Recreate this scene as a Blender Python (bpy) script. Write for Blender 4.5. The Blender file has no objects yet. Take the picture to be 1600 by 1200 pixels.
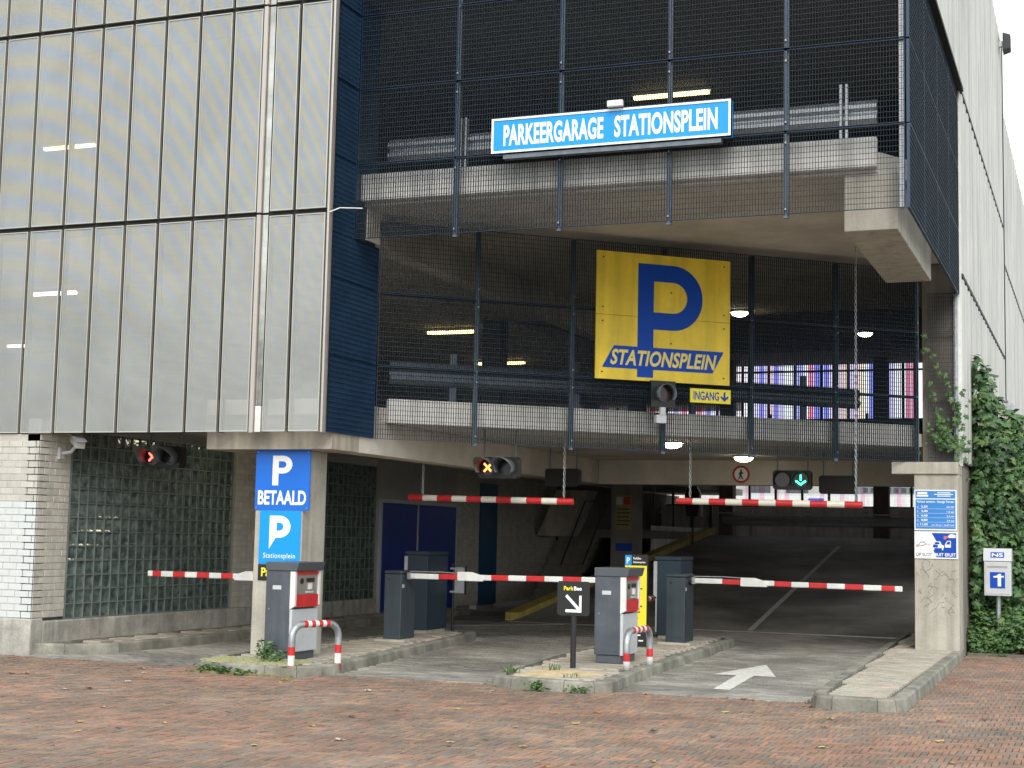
import bpy, bmesh, math, random
from math import sin, cos, pi, radians, sqrt
from mathutils import Vector, Matrix
random.seed(7)
S = bpy.context.scene
COL = S.collection
# ------------------------------------------------------------------ camera
cam_d = bpy.data.cameras.new('camera'); cam = bpy.data.objects.new('camera', cam_d); COL.objects.link(cam)
cam_d.sensor_fit = 'HORIZONTAL'; cam_d.sensor_width = 36.0; cam_d.lens = 2354.16 / 1600 * 36.0
cam_d.clip_start = 0.1; cam_d.clip_end = 3000
yaw, pit, rol = radians(21.398), radians(5.749), radians(1.206)
fw = Vector((-sin(yaw) * cos(pit), cos(yaw) * cos(pit), sin(pit)))
rt = Vector((cos(yaw), sin(yaw), 0)); up = rt.cross(fw)
r2 = cos(rol) * rt + sin(rol) * up; u2 = -sin(rol) * rt + cos(rol) * up
cam.matrix_world = Matrix(((r2.x, u2.x, -fw.x, 0), (r2.y, u2.y, -fw.y, 0), (r2.z, u2.z, -fw.z, 1.7), (0, 0, 0, 1)))
S.camera = cam
# ------------------------------------------------------------------ sky and sun (bright overcast)
SUN_EL, SUN_AZ = radians(38), radians(160)      # azimuth clockwise from +Y
W = bpy.data.worlds.new('World'); S.world = W; W.use_nodes = True
nt = W.node_tree; nt.nodes.clear()
sky = nt.nodes.new('ShaderNodeTexSky'); sky.sky_type = 'NISHITA'; sky.sun_disc = False
sky.sun_elevation = SUN_EL; sky.sun_rotation = SUN_AZ; sky.air_density = 1.0; sky.dust_density = 3.0; sky.ozone_density = 1.0
hs = nt.nodes.new('ShaderNodeHueSaturation'); hs.inputs['Saturation'].default_value = 0.22
mixw = nt.nodes.new('ShaderNodeMix'); mixw.data_type = 'RGBA'; mixw.inputs['Factor'].default_value = 0.6
mixw.inputs['B'].default_value = (8.6, 9.3, 9.5, 1)
bgn = nt.nodes.new('ShaderNodeBackground'); bgn.inputs['Strength'].default_value = 0.13
out = nt.nodes.new('ShaderNodeOutputWorld')
nt.links.new(sky.outputs[0], hs.inputs['Color']); nt.links.new(hs.outputs[0], mixw.inputs['A'])
nt.links.new(mixw.outputs['Result'], bgn.inputs['Color']); nt.links.new(bgn.outputs[0], out.inputs['Surface'])
sl = bpy.data.lights.new('sun', 'SUN'); sl.energy = 1.3; sl.angle = radians(32); sl.color = (1, 0.96, 0.9)
so = bpy.data.objects.new('sun', sl); COL.objects.link(so)
sd = Vector((sin(SUN_AZ) * cos(SUN_EL), cos(SUN_AZ) * cos(SUN_EL), sin(SUN_EL)))
so.rotation_euler = sd.to_track_quat('Z', 'Y').to_euler(); so.location = (0, 0, 30)
V = S.view_settings; V.view_transform = 'Standard'; V.look = 'None'; V.gamma = 1.0; V.exposure = 0.62; V.use_curve_mapping = False
S.cycles.use_denoising = True
S.cycles.max_bounces = 8; S.cycles.diffuse_bounces = 4; S.cycles.glossy_bounces = 3; S.cycles.transparent_max_bounces = 12

# ------------------------------------------------------------------ materials
MATS = {}
def mat(name, col, rough=0.6, metal=0.0, var=0.0, vscale=3.0, bump=0.0, bscale=40.0, col2=None, streak=0.0, emit=None, estr=0.0, spec=0.5, grain=0.0, stain=0.0, sscale=0.55):
    if name in MATS: return MATS[name]
    m = bpy.data.materials.new(name); m.use_nodes = True; n = m.node_tree; N = n.nodes; L = n.links
    b = N['Principled BSDF']; b.inputs['Roughness'].default_value = rough; b.inputs['Metallic'].default_value = metal
    b.inputs['Specular IOR Level'].default_value = spec
    c4 = (*col, 1); b.inputs['Base Color'].default_value = c4
    if var > 0 or col2 or streak or grain:
        geo = N.new('ShaderNodeNewGeometry'); src = geo.outputs['Position']
        no = N.new('ShaderNodeTexNoise'); no.inputs['Scale'].default_value = vscale; no.inputs['Detail'].default_value = 6; no.inputs['Roughness'].default_value = 0.65
        L.new(src, no.inputs['Vector'])
        rmp = N.new('ShaderNodeMapRange'); rmp.inputs[1].default_value = 0.3; rmp.inputs[2].default_value = 0.7
        L.new(no.outputs['Fac'], rmp.inputs[0])
        mx = N.new('ShaderNodeMix'); mx.data_type = 'RGBA'; L.new(rmp.outputs[0], mx.inputs['Factor'])
        lo = col2 if col2 else tuple(x * (1 - var) for x in col)
        hi = col if col2 else tuple(min(1, x * (1 + var * 0.5)) for x in col)
        mx.inputs['A'].default_value = (*lo, 1); mx.inputs['B'].default_value = (*hi, 1)
        cur = mx.outputs['Result']
        if streak:
            mp = N.new('ShaderNodeMapping'); mp.inputs['Scale'].default_value = (7, 7, 0.35); L.new(src, mp.inputs['Vector'])
            n2 = N.new('ShaderNodeTexNoise'); n2.inputs['Scale'].default_value = 1.0; n2.inputs['Detail'].default_value = 5; L.new(mp.outputs[0], n2.inputs['Vector'])
            r2_ = N.new('ShaderNodeMapRange'); r2_.inputs[1].default_value = 0.42; r2_.inputs[2].default_value = 0.68; r2_.inputs[3].default_value = 1.0; r2_.inputs[4].default_value = 1.0 - streak
            L.new(n2.outputs['Fac'], r2_.inputs[0])
            ml = N.new('ShaderNodeMix'); ml.data_type = 'RGBA'; ml.blend_type = 'MULTIPLY'; ml.inputs['Factor'].default_value = 1
            L.new(cur, ml.inputs['A']); L.new(r2_.outputs[0], ml.inputs['B']); cur = ml.outputs['Result']
        if stain:
            n4 = N.new('ShaderNodeTexNoise'); n4.inputs['Scale'].default_value = sscale; n4.inputs['Detail'].default_value = 4; n4.inputs['Distortion'].default_value = 0.6; L.new(src, n4.inputs['Vector'])
            r4 = N.new('ShaderNodeMapRange'); r4.inputs[1].default_value = 0.38; r4.inputs[2].default_value = 0.62; r4.inputs[3].default_value = 1 - stain; r4.inputs[4].default_value = 1 + stain * 0.35
            L.new(n4.outputs['Fac'], r4.inputs[0]); m4 = N.new('ShaderNodeMix'); m4.data_type = 'RGBA'; m4.blend_type = 'MULTIPLY'; m4.inputs['Factor'].default_value = 1
            L.new(cur, m4.inputs['A']); L.new(r4.outputs[0], m4.inputs['B']); cur = m4.outputs['Result']
        if grain:
            n3 = N.new('ShaderNodeTexNoise'); n3.inputs['Scale'].default_value = 60; n3.inputs['Detail'].default_value = 3; L.new(src, n3.inputs['Vector'])
            r3 = N.new('ShaderNodeMapRange'); r3.inputs[1].default_value = 0.3; r3.inputs[2].default_value = 0.7; r3.inputs[3].default_value = 1 - grain; r3.inputs[4].default_value = 1 + grain
            L.new(n3.outputs['Fac'], r3.inputs[0])
            m3 = N.new('ShaderNodeMix'); m3.data_type = 'RGBA'; m3.blend_type = 'MULTIPLY'; m3.inputs['Factor'].default_value = 1
            L.new(cur, m3.inputs['A']); L.new(r3.outputs[0], m3.inputs['B']); cur = m3.outputs['Result']
        L.new(cur, b.inputs['Base Color'])
        rr = N.new('ShaderNodeMapRange'); rr.inputs[3].default_value = max(0.05, rough - 0.12); rr.inputs[4].default_value = min(1, rough + 0.12)
        L.new(no.outputs['Fac'], rr.inputs[0]); L.new(rr.outputs[0], b.inputs['Roughness'])
    if bump > 0:
        g2 = N.new('ShaderNodeNewGeometry'); nb = N.new('ShaderNodeTexNoise'); nb.inputs['Scale'].default_value = bscale; nb.inputs['Detail'].default_value = 5
        L.new(g2.outputs['Position'], nb.inputs['Vector'])
        bp = N.new('ShaderNodeBump'); bp.inputs['Strength'].default_value = bump; bp.inputs['Distance'].default_value = 0.01
        L.new(nb.outputs['Fac'], bp.inputs['Height']); L.new(bp.outputs[0], b.inputs['Normal'])
    if emit: b.inputs['Emission Color'].default_value = (*emit, 1); b.inputs['Emission Strength'].default_value = estr
    MATS[name] = m; return m

concrete = mat('concrete_weathered', (0.47, 0.42, 0.345), 0.85, var=0.35, vscale=1.6, bump=0.25, bscale=25, streak=0.35, grain=0.06)
concrete_light = mat('concrete_light', (0.47, 0.44, 0.375), 0.85, var=0.22, vscale=2.2, bump=0.25, bscale=30, streak=0.25, grain=0.08)
inner_dark = mat('concrete_deck_shade', (0.13, 0.125, 0.12), 0.9, var=0.3, vscale=1.2)  # deck concrete with the dimness of the upper interior put into its colour
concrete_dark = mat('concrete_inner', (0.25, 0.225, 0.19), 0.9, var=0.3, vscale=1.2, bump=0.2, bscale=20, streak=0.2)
soffit_m = mat('concrete_soffit', (0.60, 0.56, 0.49), 0.9, var=0.28, vscale=0.9, bump=0.15, bscale=18)
parapet_m = mat('concrete_parapet', (0.84, 0.82, 0.78), 0.85, var=0.18, vscale=2.5, bump=0.15, streak=0.25)
plinth_m = mat('plinth_concrete', (0.46, 0.44, 0.39), 0.9, var=0.4, vscale=3.5, bump=0.8, bscale=14, streak=0.3, grain=0.1)
wb_mat = [mat('painted_brick_%d' % i, tuple(c * k for c in (0.52, 0.50, 0.45)), 0.6, var=0.14, vscale=6, bump=0.3, bscale=45, streak=0.12) for i, k in enumerate((1.0, 0.94, 1.05))]
wbl_mat = mat('fresh_white_brick', (0.58, 0.605, 0.60), 0.55, var=0.08, vscale=6, bump=0.3, bscale=45)
wbd_mat = [mat('side_brick_%d' % i, tuple(c * k for c in (0.56, 0.53, 0.465)), 0.65, var=0.16, vscale=5, bump=0.3, bscale=45, streak=0.12) for i, k in enumerate((1.0, 0.92, 1.06))]
mortar = mat('mortar', (0.47, 0.445, 0.395), 0.95, var=0.2, vscale=8)
rb_cols = [(0.36, 0.20, 0.135), (0.40, 0.23, 0.155), (0.30, 0.185, 0.13), (0.26, 0.185, 0.145), (0.235, 0.195, 0.16), (0.335, 0.22, 0.155), (0.27, 0.205, 0.16), (0.385, 0.25, 0.165)]
rb_mat = [mat('clinker_%d' % i, c, 0.8, var=0.3, vscale=2.0, bump=0.4, bscale=60, grain=0.14, stain=0.16, sscale=0.6) for i, c in enumerate([tuple(x * 0.93 for x in q) for q in rb_cols])]
joint_m = mat('joint_sand', (0.15, 0.13, 0.105), 0.95, var=0.4, vscale=1.5, grain=0.2)
pv_mat = [mat('grey_paver_%d' % i, tuple(c * k for c in (0.30, 0.285, 0.25)), 0.85, var=0.25, vscale=1.6, bump=0.3, bscale=50, grain=0.12, stain=0.38, sscale=0.5) for i, k in enumerate((1.0, 0.82, 1.18, 0.93))]
ip_mat = [mat('island_paver_%d' % i, c, 0.85, var=0.25, vscale=2.0, bump=0.3, bscale=50, grain=0.12) for i, c in enumerate(((0.42, 0.385, 0.32), (0.38, 0.36, 0.30), (0.46, 0.39, 0.32), (0.40, 0.34, 0.28)))]
kerb_m = mat('kerb_concrete', (0.28, 0.27, 0.225), 0.85, var=0.45, vscale=3.5, bump=0.4, bscale=35, grain=0.1, stain=0.3, sscale=1.5)
asphalt = mat('ramp_asphalt', (0.30, 0.28, 0.25), 0.85, var=0.45, vscale=0.7, bump=0.5, bscale=80, grain=0.15, stain=0.45, sscale=0.4)
road_white = mat('road_paint', (0.66, 0.65, 0.60), 0.8, var=0.3, vscale=9, grain=0.15)
yellow_paint = mat('worn_yellow_paint', (0.72, 0.56, 0.10), 0.75, var=0.35, vscale=5, col2=(0.30, 0.24, 0.10))
navy = mat('navy_grating', (0.012, 0.038, 0.082), 0.45, var=0.2, vscale=2)
navy_bar = mat('navy_bars', (0.022, 0.036, 0.052), 0.6, spec=0.25)
galv = mat('galvanised', (0.42, 0.44, 0.46), 0.45, metal=0.75, var=0.3, vscale=14)
post_m = mat('steel_post', (0.16, 0.19, 0.22), 0.5, metal=0.5, var=0.3, vscale=9)
alu = mat('anodised_frame', (0.50, 0.49, 0.44), 0.42, metal=0.5, var=0.08, vscale=2)
alu_rail = mat('alu_rail', (0.50, 0.46, 0.42), 0.4, metal=0.5)
black_m = mat('black_void', (0.008, 0.008, 0.009), 0.7)
white_fac = mat('white_cladding', (0.55, 0.54, 0.505), 0.5, var=0.16, vscale=0.9, streak=0.3)
white_m = mat('white_paint', (0.74, 0.74, 0.71), 0.45, var=0.14, vscale=7, streak=0.12)
cream_bar = mat('aged_white_paint', (0.74, 0.70, 0.60), 0.5, var=0.12, vscale=6)
red_m = mat('signal_red', (0.58, 0.022, 0.025), 0.45, var=0.22, vscale=9, streak=0.12)
dgrey = mat('anthracite_paint', (0.085, 0.10, 0.12), 0.45, var=0.2, vscale=3.5, streak=0.2, stain=0.15, sscale=2.0)
dgrey_top = mat('anthracite_hood', (0.075, 0.085, 0.10), 0.4, var=0.1, vscale=3)
bluegrey = mat('bluegrey_paint', (0.045, 0.060, 0.074), 0.42, var=0.2, vscale=3, streak=0.22)
navy_cab = mat('navy_cabinet', (0.016, 0.036, 0.058), 0.4, var=0.15, vscale=3)
lgrey = mat('light_grey_panel', (0.52, 0.54, 0.56), 0.4, var=0.08, vscale=4)
steel = mat('brushed_steel', (0.42, 0.40, 0.37), 0.35, metal=0.7, var=0.15, vscale=9)
sign_blue = mat('sign_blue', (0.005, 0.14, 0.62), 0.35, var=0.06, vscale=2)
sign_cyan = mat('sign_cyan', (0.0, 0.30, 0.78), 0.35, var=0.05, vscale=2)
sign_lblue = mat('sign_light_blue', (0.0, 0.29, 0.80), 0.35)
tariff_blue = mat('tariff_blue', (0.03, 0.22, 0.60), 0.4)
sign_white = mat('sign_white', (0.85, 0.86, 0.86), 0.4)
sign_yellow = mat('sign_yellow', (0.90, 0.66, 0.05), 0.45, var=0.14, vscale=2.4, streak=0.2)
letter_yellow = mat('letter_yellow', (0.80, 0.66, 0.16), 0.4)
park_yellow = mat('park_yellow', (0.85, 0.72, 0.03), 0.4)
deep_blue = mat('deep_blue', (0.0, 0.06, 0.42), 0.45, spec=0.3)
black_p = mat('black_plastic', (0.012, 0.013, 0.014), 0.45)
door_blue = mat('door_blue', (0.008, 0.035, 0.26), 0.4, var=0.1)
teal_post = mat('blue_steel_door', (0.01, 0.075, 0.16), 0.45, var=0.1)
inner_white = mat('inner_white_wall', (0.42, 0.41, 0.38), 0.8, var=0.15, vscale=2)
leaf_m = [mat('leaf_%d' % i, c, 0.5, var=0.25, vscale=9) for i, c in enumerate(((0.045, 0.105, 0.03), (0.065, 0.145, 0.04), (0.028, 0.07, 0.024), (0.11, 0.18, 0.055)))]
stem_m = mat('stem_brown', (0.10, 0.07, 0.045), 0.85)
dry_m = [mat('dry_leaf_%d' % i, c, 0.7, var=0.25, vscale=20) for i, c in enumerate(((0.42, 0.28, 0.12), (0.34, 0.16, 0.06), (0.50, 0.42, 0.16), (0.52, 0.44, 0.34), (0.12, 0.08, 0.05)))]
sand_m = mat('yellow_sand', (0.56, 0.44, 0.26), 0.95, var=0.25, vscale=7, bump=0.6, bscale=60, grain=0.15)
moss_m = mat('moss', (0.22, 0.24, 0.09), 0.95, var=0.5, vscale=12, bump=0.8, bscale=60, col2=(0.36, 0.33, 0.20))
lamp_glow = mat('lamp_glow', (0.9, 0.85, 0.7), 0.4, emit=(1.0, 0.86, 0.62), estr=13.0)
tube_glow = mat('tube_glow', (0.9, 0.85, 0.6), 0.4, emit=(1.0, 0.76, 0.30), estr=3.0)
tube_white = mat('tube_white_glow', (0.9, 0.85, 0.8), 0.4, emit=(1.0, 0.84, 0.76), estr=3.5)
red_glow = mat('red_glow', (0.6, 0.05, 0.03), 0.4, emit=(1.0, 0.07, 0.045), estr=5.0)
orange_glow = mat('orange_glow', (0.8, 0.3, 0.1), 0.4, emit=(1.0, 0.22, 0.05), estr=3.2)
green_glow = mat('green_glow', (0.1, 0.8, 0.5), 0.4, emit=(0.04, 0.95, 0.48), estr=3.2)
lens_dark = mat('dark_lens', (0.03, 0.008, 0.012), 0.15)
lens_black = mat('black_lens', (0.01, 0.012, 0.014), 0.2)
hood_red = mat('hood_inner_red', (0.16, 0.01, 0.012), 0.5)
hood_grey = mat('hood_grey', (0.15, 0.175, 0.19), 0.45, var=0.2, vscale=8)
red_dark = mat('prohibition_red', (0.40, 0.03, 0.025), 0.5)

def perforated():
    m = bpy.data.materials.new('perforated_sheet'); m.use_nodes = True; n = m.node_tree; N = n.nodes; L = n.links
    b = N['Principled BSDF']; b.inputs['Metallic'].default_value = 0.45; b.inputs['Roughness'].default_value = 0.42
    geo = N.new('ShaderNodeNewGeometry'); sp = N.new('ShaderNodeSeparateXYZ'); L.new(geo.outputs['Position'], sp.inputs[0])
    def M(op, a, bb=None):
        k = N.new('ShaderNodeMath'); k.operation = op
        for i, x in enumerate((a, bb)):
            if x is None: continue
            if isinstance(x, (int, float)): k.inputs[i].default_value = x
            else: L.new(x, k.inputs[i])
        return k.outputs[0]
    pit_ = 2 * pi / 0.028
    fx = M('SINE', M('MULTIPLY', sp.outputs['X'], pit_)); fz = M('SINE', M('MULTIPLY', sp.outputs['Z'], pit_))
    hole = M('GREATER_THAN', M('ABSOLUTE', M('MULTIPLY', fx, fz)), 0.52)
    # moire bands painted into the sheet colour, straw to steel blue in bowed waves
    warp = N.new('ShaderNodeTexNoise'); warp.inputs['Scale'].default_value = 0.5; L.new(geo.outputs['Position'], warp.inputs['Vector'])
    dx = M('ADD', sp.outputs['X'], 14.3)
    ph = M('ADD', M('ADD', M('MULTIPLY', sp.outputs['Z'], 17.0), M('MULTIPLY', M('MULTIPLY', dx, dx), 3.6)), M('MULTIPLY', warp.outputs['Fac'], 5.0))
    amp = N.new('ShaderNodeMapRange'); amp.inputs[1].default_value = 3.6; amp.inputs[2].default_value = 6.6; amp.inputs[3].default_value = 0.06; amp.inputs[4].default_value = 0.5; L.new(sp.outputs['Z'], amp.inputs[0])
    wv = M('ADD', M('MULTIPLY', M('SINE', ph), amp.outputs[0]), 0.5)
    mx = N.new('ShaderNodeMix'); mx.data_type = 'RGBA'; L.new(wv, mx.inputs['Factor'])
    mx.inputs['A'].default_value = (0.56, 0.53, 0.42, 1); mx.inputs['B'].default_value = (0.45, 0.50, 0.57, 1)
    dn = N.new('ShaderNodeTexNoise'); dn.inputs['Scale'].default_value = 1.3; dn.inputs['Detail'].default_value = 5; L.new(geo.outputs['Position'], dn.inputs['Vector'])
    dr = N.new('ShaderNodeMapRange'); dr.inputs[1].default_value = 0.3; dr.inputs[2].default_value = 0.7; dr.inputs[3].default_value = 0.86; dr.inputs[4].default_value = 1.05; L.new(dn.outputs['Fac'], dr.inputs[0])
    ml = N.new('ShaderNodeMix'); ml.data_type = 'RGBA'; ml.blend_type = 'MULTIPLY'; ml.inputs['Factor'].default_value = 1
    L.new(mx.outputs['Result'], ml.inputs['A']); L.new(dr.outputs[0], ml.inputs['B']); L.new(ml.outputs['Result'], b.inputs['Base Color'])
    tr = N.new('ShaderNodeBsdfTransparent'); ms = N.new('ShaderNodeMixShader')
    L.new(hole, ms.inputs[0]); L.new(b.outputs[0], ms.inputs[1]); L.new(tr.outputs[0], ms.inputs[2])
    L.new(ms.outputs[0], N['Material Output'].inputs['Surface'])
    return m
perf = perforated()
def glassblock_mat():
    m = bpy.data.materials.new('glass_block'); m.use_nodes = True; n = m.node_tree; N = n.nodes; L = n.links
    b = N['Principled BSDF']; b.inputs['Base Color'].default_value = (0.035, 0.06, 0.052, 1); b.inputs['Roughness'].default_value = 0.12; b.inputs['IOR'].default_value = 1.5
    tc = N.new('ShaderNodeTexCoord'); w = N.new('ShaderNodeTexNoise'); w.noise_dimensions = '4D'; oi = N.new('ShaderNodeObjectInfo'); mw = N.new('ShaderNodeMath'); mw.operation = 'MULTIPLY'; mw.inputs[1].default_value = 20; L.new(oi.outputs['Random'], mw.inputs[0]); L.new(mw.outputs[0], w.inputs['W']); w.inputs['Scale'].default_value = 9; w.inputs['Detail'].default_value = 2; L.new(tc.outputs['Object'], w.inputs['Vector'])
    bp = N.new('ShaderNodeBump'); bp.inputs['Strength'].default_value = 0.22; bp.inputs['Distance'].default_value = 0.03; L.new(w.outputs['Fac'], bp.inputs['Height']); L.new(bp.outputs[0], b.inputs['Normal'])
    cr = N.new('ShaderNodeMapRange'); cr.inputs[1].default_value = 0.35; cr.inputs[2].default_value = 0.65
    L.new(w.outputs['Fac'], cr.inputs[0]); mx = N.new('ShaderNodeMix'); mx.data_type = 'RGBA'
    mx.inputs['A'].default_value = (0.045, 0.065, 0.058, 1); mx.inputs['B'].default_value = (0.14, 0.185, 0.165, 1)
    L.new(cr.outputs[0], mx.inputs['Factor']); L.new(mx.outputs['Result'], b.inputs['Base Color'])
    return m
glass_m = glassblock_mat()
gframe_m = mat('glass_wall_frame', (0.17, 0.20, 0.185), 0.6, var=0.2)
mirror_m = mat('mirror_glass', (0.55, 0.54, 0.50), 0.10, metal=0.85, var=0.35, vscale=2.2)

# ------------------------------------------------------------------ mesh helpers
class MB:
    def __init__(s): s.v = []; s.f = []; s.m = []
    def add(s, vs, fs, mi=0):
        o = len(s.v); s.v += [tuple(v) for v in vs]; s.f += [tuple(i + o for i in f) for f in fs]; s.m += [mi] * len(fs); return s
    def box(s, x0, x1, y0, y1, z0, z1, mi=0):
        return s.add([(x0, y0, z0), (x1, y0, z0), (x1, y1, z0), (x0, y1, z0), (x0, y0, z1), (x1, y0, z1), (x1, y1, z1), (x0, y1, z1)],
                     [(0, 3, 2, 1), (4, 5, 6, 7), (0, 1, 5, 4), (1, 2, 6, 5), (2, 3, 7, 6), (3, 0, 4, 7)], mi)
    def obox(s, c, ax, ay, az, hx, hy, hz, mi=0):
        c, ax, ay, az = Vector(c), Vector(ax), Vector(ay), Vector(az); vs = []
        for k in (-1, 1):
            for i, j in ((-1, -1), (1, -1), (1, 1), (-1, 1)): vs.append(c + ax * hx * i + ay * hy * j + az * hz * k)
        return s.add(vs, [(0, 3, 2, 1), (4, 5, 6, 7), (0, 1, 5, 4), (1, 2, 6, 5), (2, 3, 7, 6), (3, 0, 4, 7)], mi)
    def prism(s, poly, z0, z1, mi=0):
        n = len(poly); vs = [(x, y, z0) for x, y in poly] + [(x, y, z1) for x, y in poly]
        fs = [tuple(range(n - 1, -1, -1)), tuple(range(n, 2 * n))] + [(i, (i + 1) % n, n + (i + 1) % n, n + i) for i in range(n)]
        return s.add(vs, fs, mi)
    def ext(s, poly, o, a, b, d, mi=0):
        """polygon (p,q) in frame o + p*a + q*b, extruded by vector d"""
        o, a, b, d = Vector(o), Vector(a), Vector(b), Vector(d); n = len(poly)
        vs = [o + a * p + b * q for p, q in poly] + [o + a * p + b * q + d for p, q in poly]
        fs = [tuple(range(n - 1, -1, -1)), tuple(range(n, 2 * n))] + [(i, (i + 1) % n, n + (i + 1) % n, n + i) for i in range(n)]
        return s.add(vs, fs, mi)
    def tube(s, pts, r, n=8, mi=0, cap=True, mis=None):
        pts = [Vector(p) for p in pts]; rs = r if isinstance(r, (list, tuple)) else [r] * len(pts); o = len(s.v); pv = None
        for k, p in enumerate(pts):
            t = (pts[min(k + 1, len(pts) - 1)] - pts[max(k - 1, 0)]).normalized()
            a = pv if pv is not None else (Vector((0, 0, 1)) if abs(t.z) < 0.9 else Vector((1, 0, 0)))
            x = (a - t * a.dot(t)).normalized(); pv = x; y = t.cross(x)
            for i in range(n): s.v.append(tuple(p + (x * cos(2 * pi * i / n) + y * sin(2 * pi * i / n)) * rs[k]))
        for k in range(len(pts) - 1):
            for i in range(n):
                j = (i + 1) % n; s.f.append((o + k * n + i, o + k * n + j, o + (k + 1) * n + j, o + (k + 1) * n + i)); s.m.append(mis[k] if mis else mi)
        if cap:
            s.f.append(tuple(o + i for i in range(n - 1, -1, -1))); s.m.append(mis[0] if mis else mi)
            e = o + (len(pts) - 1) * n; s.f.append(tuple(e + i for i in range(n))); s.m.append(mis[-1] if mis else mi)
        return s
    def build(s, name, mats, parent=None, origin=None, smooth=False, bevel=0.0, wn=False):
        me = bpy.data.meshes.new(name)
        if origin is None:
            xs = [v[0] for v in s.v]; ys = [v[1] for v in s.v]; zs = [v[2] for v in s.v]
            origin = ((min(xs) + max(xs)) / 2, (min(ys) + max(ys)) / 2, min(zs))
        ox, oy, oz = origin
        me.from_pydata([(x - ox, y - oy, z - oz) for x, y, z in s.v], [], s.f)
        if not isinstance(mats, (list, tuple)): mats = [mats]
        for m in mats: me.materials.append(m)
        if len(mats) > 1: me.polygons.foreach_set('material_index', s.m)
        if smooth: me.polygons.foreach_set('use_smooth', [True] * len(me.polygons))
        me.update()
        o = link(name, me, parent, origin)
        if bevel:
            bv = o.modifiers.new('bevel', 'BEVEL'); bv.width = bevel; bv.segments = 2; bv.limit_method = 'ANGLE'; bv.angle_limit = radians(40)
        return o
WO = {}
def link(name, me, parent, origin, rz=0.0):
    o = bpy.data.objects.new(name, me); COL.objects.link(o); WO[o] = Vector(origin)
    if parent is not None:
        o.parent = parent; o.location = Vector(origin) - WO[parent]
    else: o.location = origin
    o.rotation_euler = (0, 0, rz)
    return o
def tag(o, label=None, cat=None, group=None, kind=None):
    if label: o['label'] = label
    if cat: o['category'] = cat
    if group: o['group'] = group
    if kind: o['kind'] = kind
    return o
def empty(name, loc, label=None, cat=None, group=None):
    o = link(name, None, None, loc); return tag(o, label, cat, group)
def P(name, mats, parent=None, **k):
    """short: P(name, mat, parent)(lambda mb: ...)"""
    def run(fn):
        mb = MB(); fn(mb); return mb.build(name, mats, parent, **k)
    return run
def boxpart(name, b, m, parent, bevel=0.0):
    return MB().box(*b).build(name, m, parent, bevel=bevel)

def curve_loops(loops):
    cu = bpy.data.curves.new('c', 'CURVE'); cu.dimensions = '2D'; cu.fill_mode = 'BOTH'
    for lp in loops:
        sp = cu.splines.new('POLY'); sp.points.add(len(lp) - 1); sp.use_cyclic_u = True
        for p, (x, y) in zip(sp.points, lp): p.co = (x, y, 0, 1)
    ob = bpy.data.objects.new('c', cu); COL.objects.link(ob); bpy.context.view_layer.update()
    me = bpy.data.meshes.new_from_object(ob.evaluated_get(bpy.context.evaluated_depsgraph_get()))
    vs = [(v.co.x, v.co.y) for v in me.vertices]; fs = [tuple(p.vertices) for p in me.polygons]
    bpy.data.objects.remove(ob); bpy.data.curves.remove(cu); bpy.data.meshes.remove(me)
    return vs, fs
def text2d(body, bold=0.0, shear=0.0, spacing=1.0):
    cu = bpy.data.curves.new('t', 'FONT'); cu.body = body; cu.offset = bold; cu.shear = shear; cu.space_character = spacing; cu.resolution_u = 4
    ob = bpy.data.objects.new('t', cu); COL.objects.link(ob); bpy.context.view_layer.update()
    me = bpy.data.meshes.new_from_object(ob.evaluated_get(bpy.context.evaluated_depsgraph_get()))
    vs = [(v.co.x, v.co.y) for v in me.vertices]; fs = [tuple(p.vertices) for p in me.polygons]
    bpy.data.objects.remove(ob); bpy.data.curves.remove(cu); bpy.data.meshes.remove(me)
    x0 = min(v[0] for v in vs); x1 = max(v[0] for v in vs); y0 = min(v[1] for v in vs); y1 = max(v[1] for v in vs)
    return [((x - x0) / (x1 - x0), (y - y0) / (y1 - y0)) for x, y in vs], fs
def put2d(mb, vf, o, a, b, x, y, w, h, n, mi=0, lift=0.003):
    """place unit-box 2D shape: frame o + p*a + q*b, lower left (x,y), size (w,h), normal n"""
    o, a, b, n = Vector(o), Vector(a), Vector(b), Vector(n); vs, fs = vf
    mb.add([o + a * (x + p * w) + b * (y + q * h) + n * lift for p, q in vs], fs, mi)
def norm2d(vf):
    vs, fs = vf; x0 = min(v[0] for v in vs); x1 = max(v[0] for v in vs); y0 = min(v[1] for v in vs); y1 = max(v[1] for v in vs)
    return [((x - x0) / (x1 - x0), (y - y0) / (y1 - y0)) for x, y in vs], fs
def loop_p(w=1.0, h=1.0, t=0.28, bowl=0.62, n=14, tail=None):
    """capital P outline + counter in a w x h box, stroke t, bowl height share"""
    r = h * bowl / 2; cy = h - r; sx = w - r
    outer = [(0, 0), (t, 0), (t, h - 2 * r), (sx, h - 2 * r)] + [(sx + r * sin(a), cy - r * cos(a)) for a in [pi * k / n for k in range(1, n)]] + [(sx, h), (0, h)]
    ri = r - t
    inner = [(t, cy - ri), (sx, cy - ri)] + [(sx + ri * sin(a), cy - ri * cos(a)) for a in [pi * k / n for k in range(1, n)]] + [(sx, cy + ri), (t, cy + ri)]
    if tail: outer = [(0, 0)] + [(t * 0.9, h - 2 * r - 0.0)] + outer[3:]
    return [outer, inner]
X3, Y3, Z3 = Vector((1, 0, 0)), Vector((0, 1, 0)), Vector((0, 0, 1))

# ------------------------------------------------------------------ ground, street, drive
g = MB(); g.add([(-900, -300, -0.06), (900, -300, -0.06), (900, 1500, -0.06), (-900, 1500, -0.06)], [(0, 1, 2, 3)])
tag(g.build('ground', joint_m, origin=(0, 0, -0.06)), 'flat earth and sand bed reaching to the horizon', kind='structure')

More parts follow.
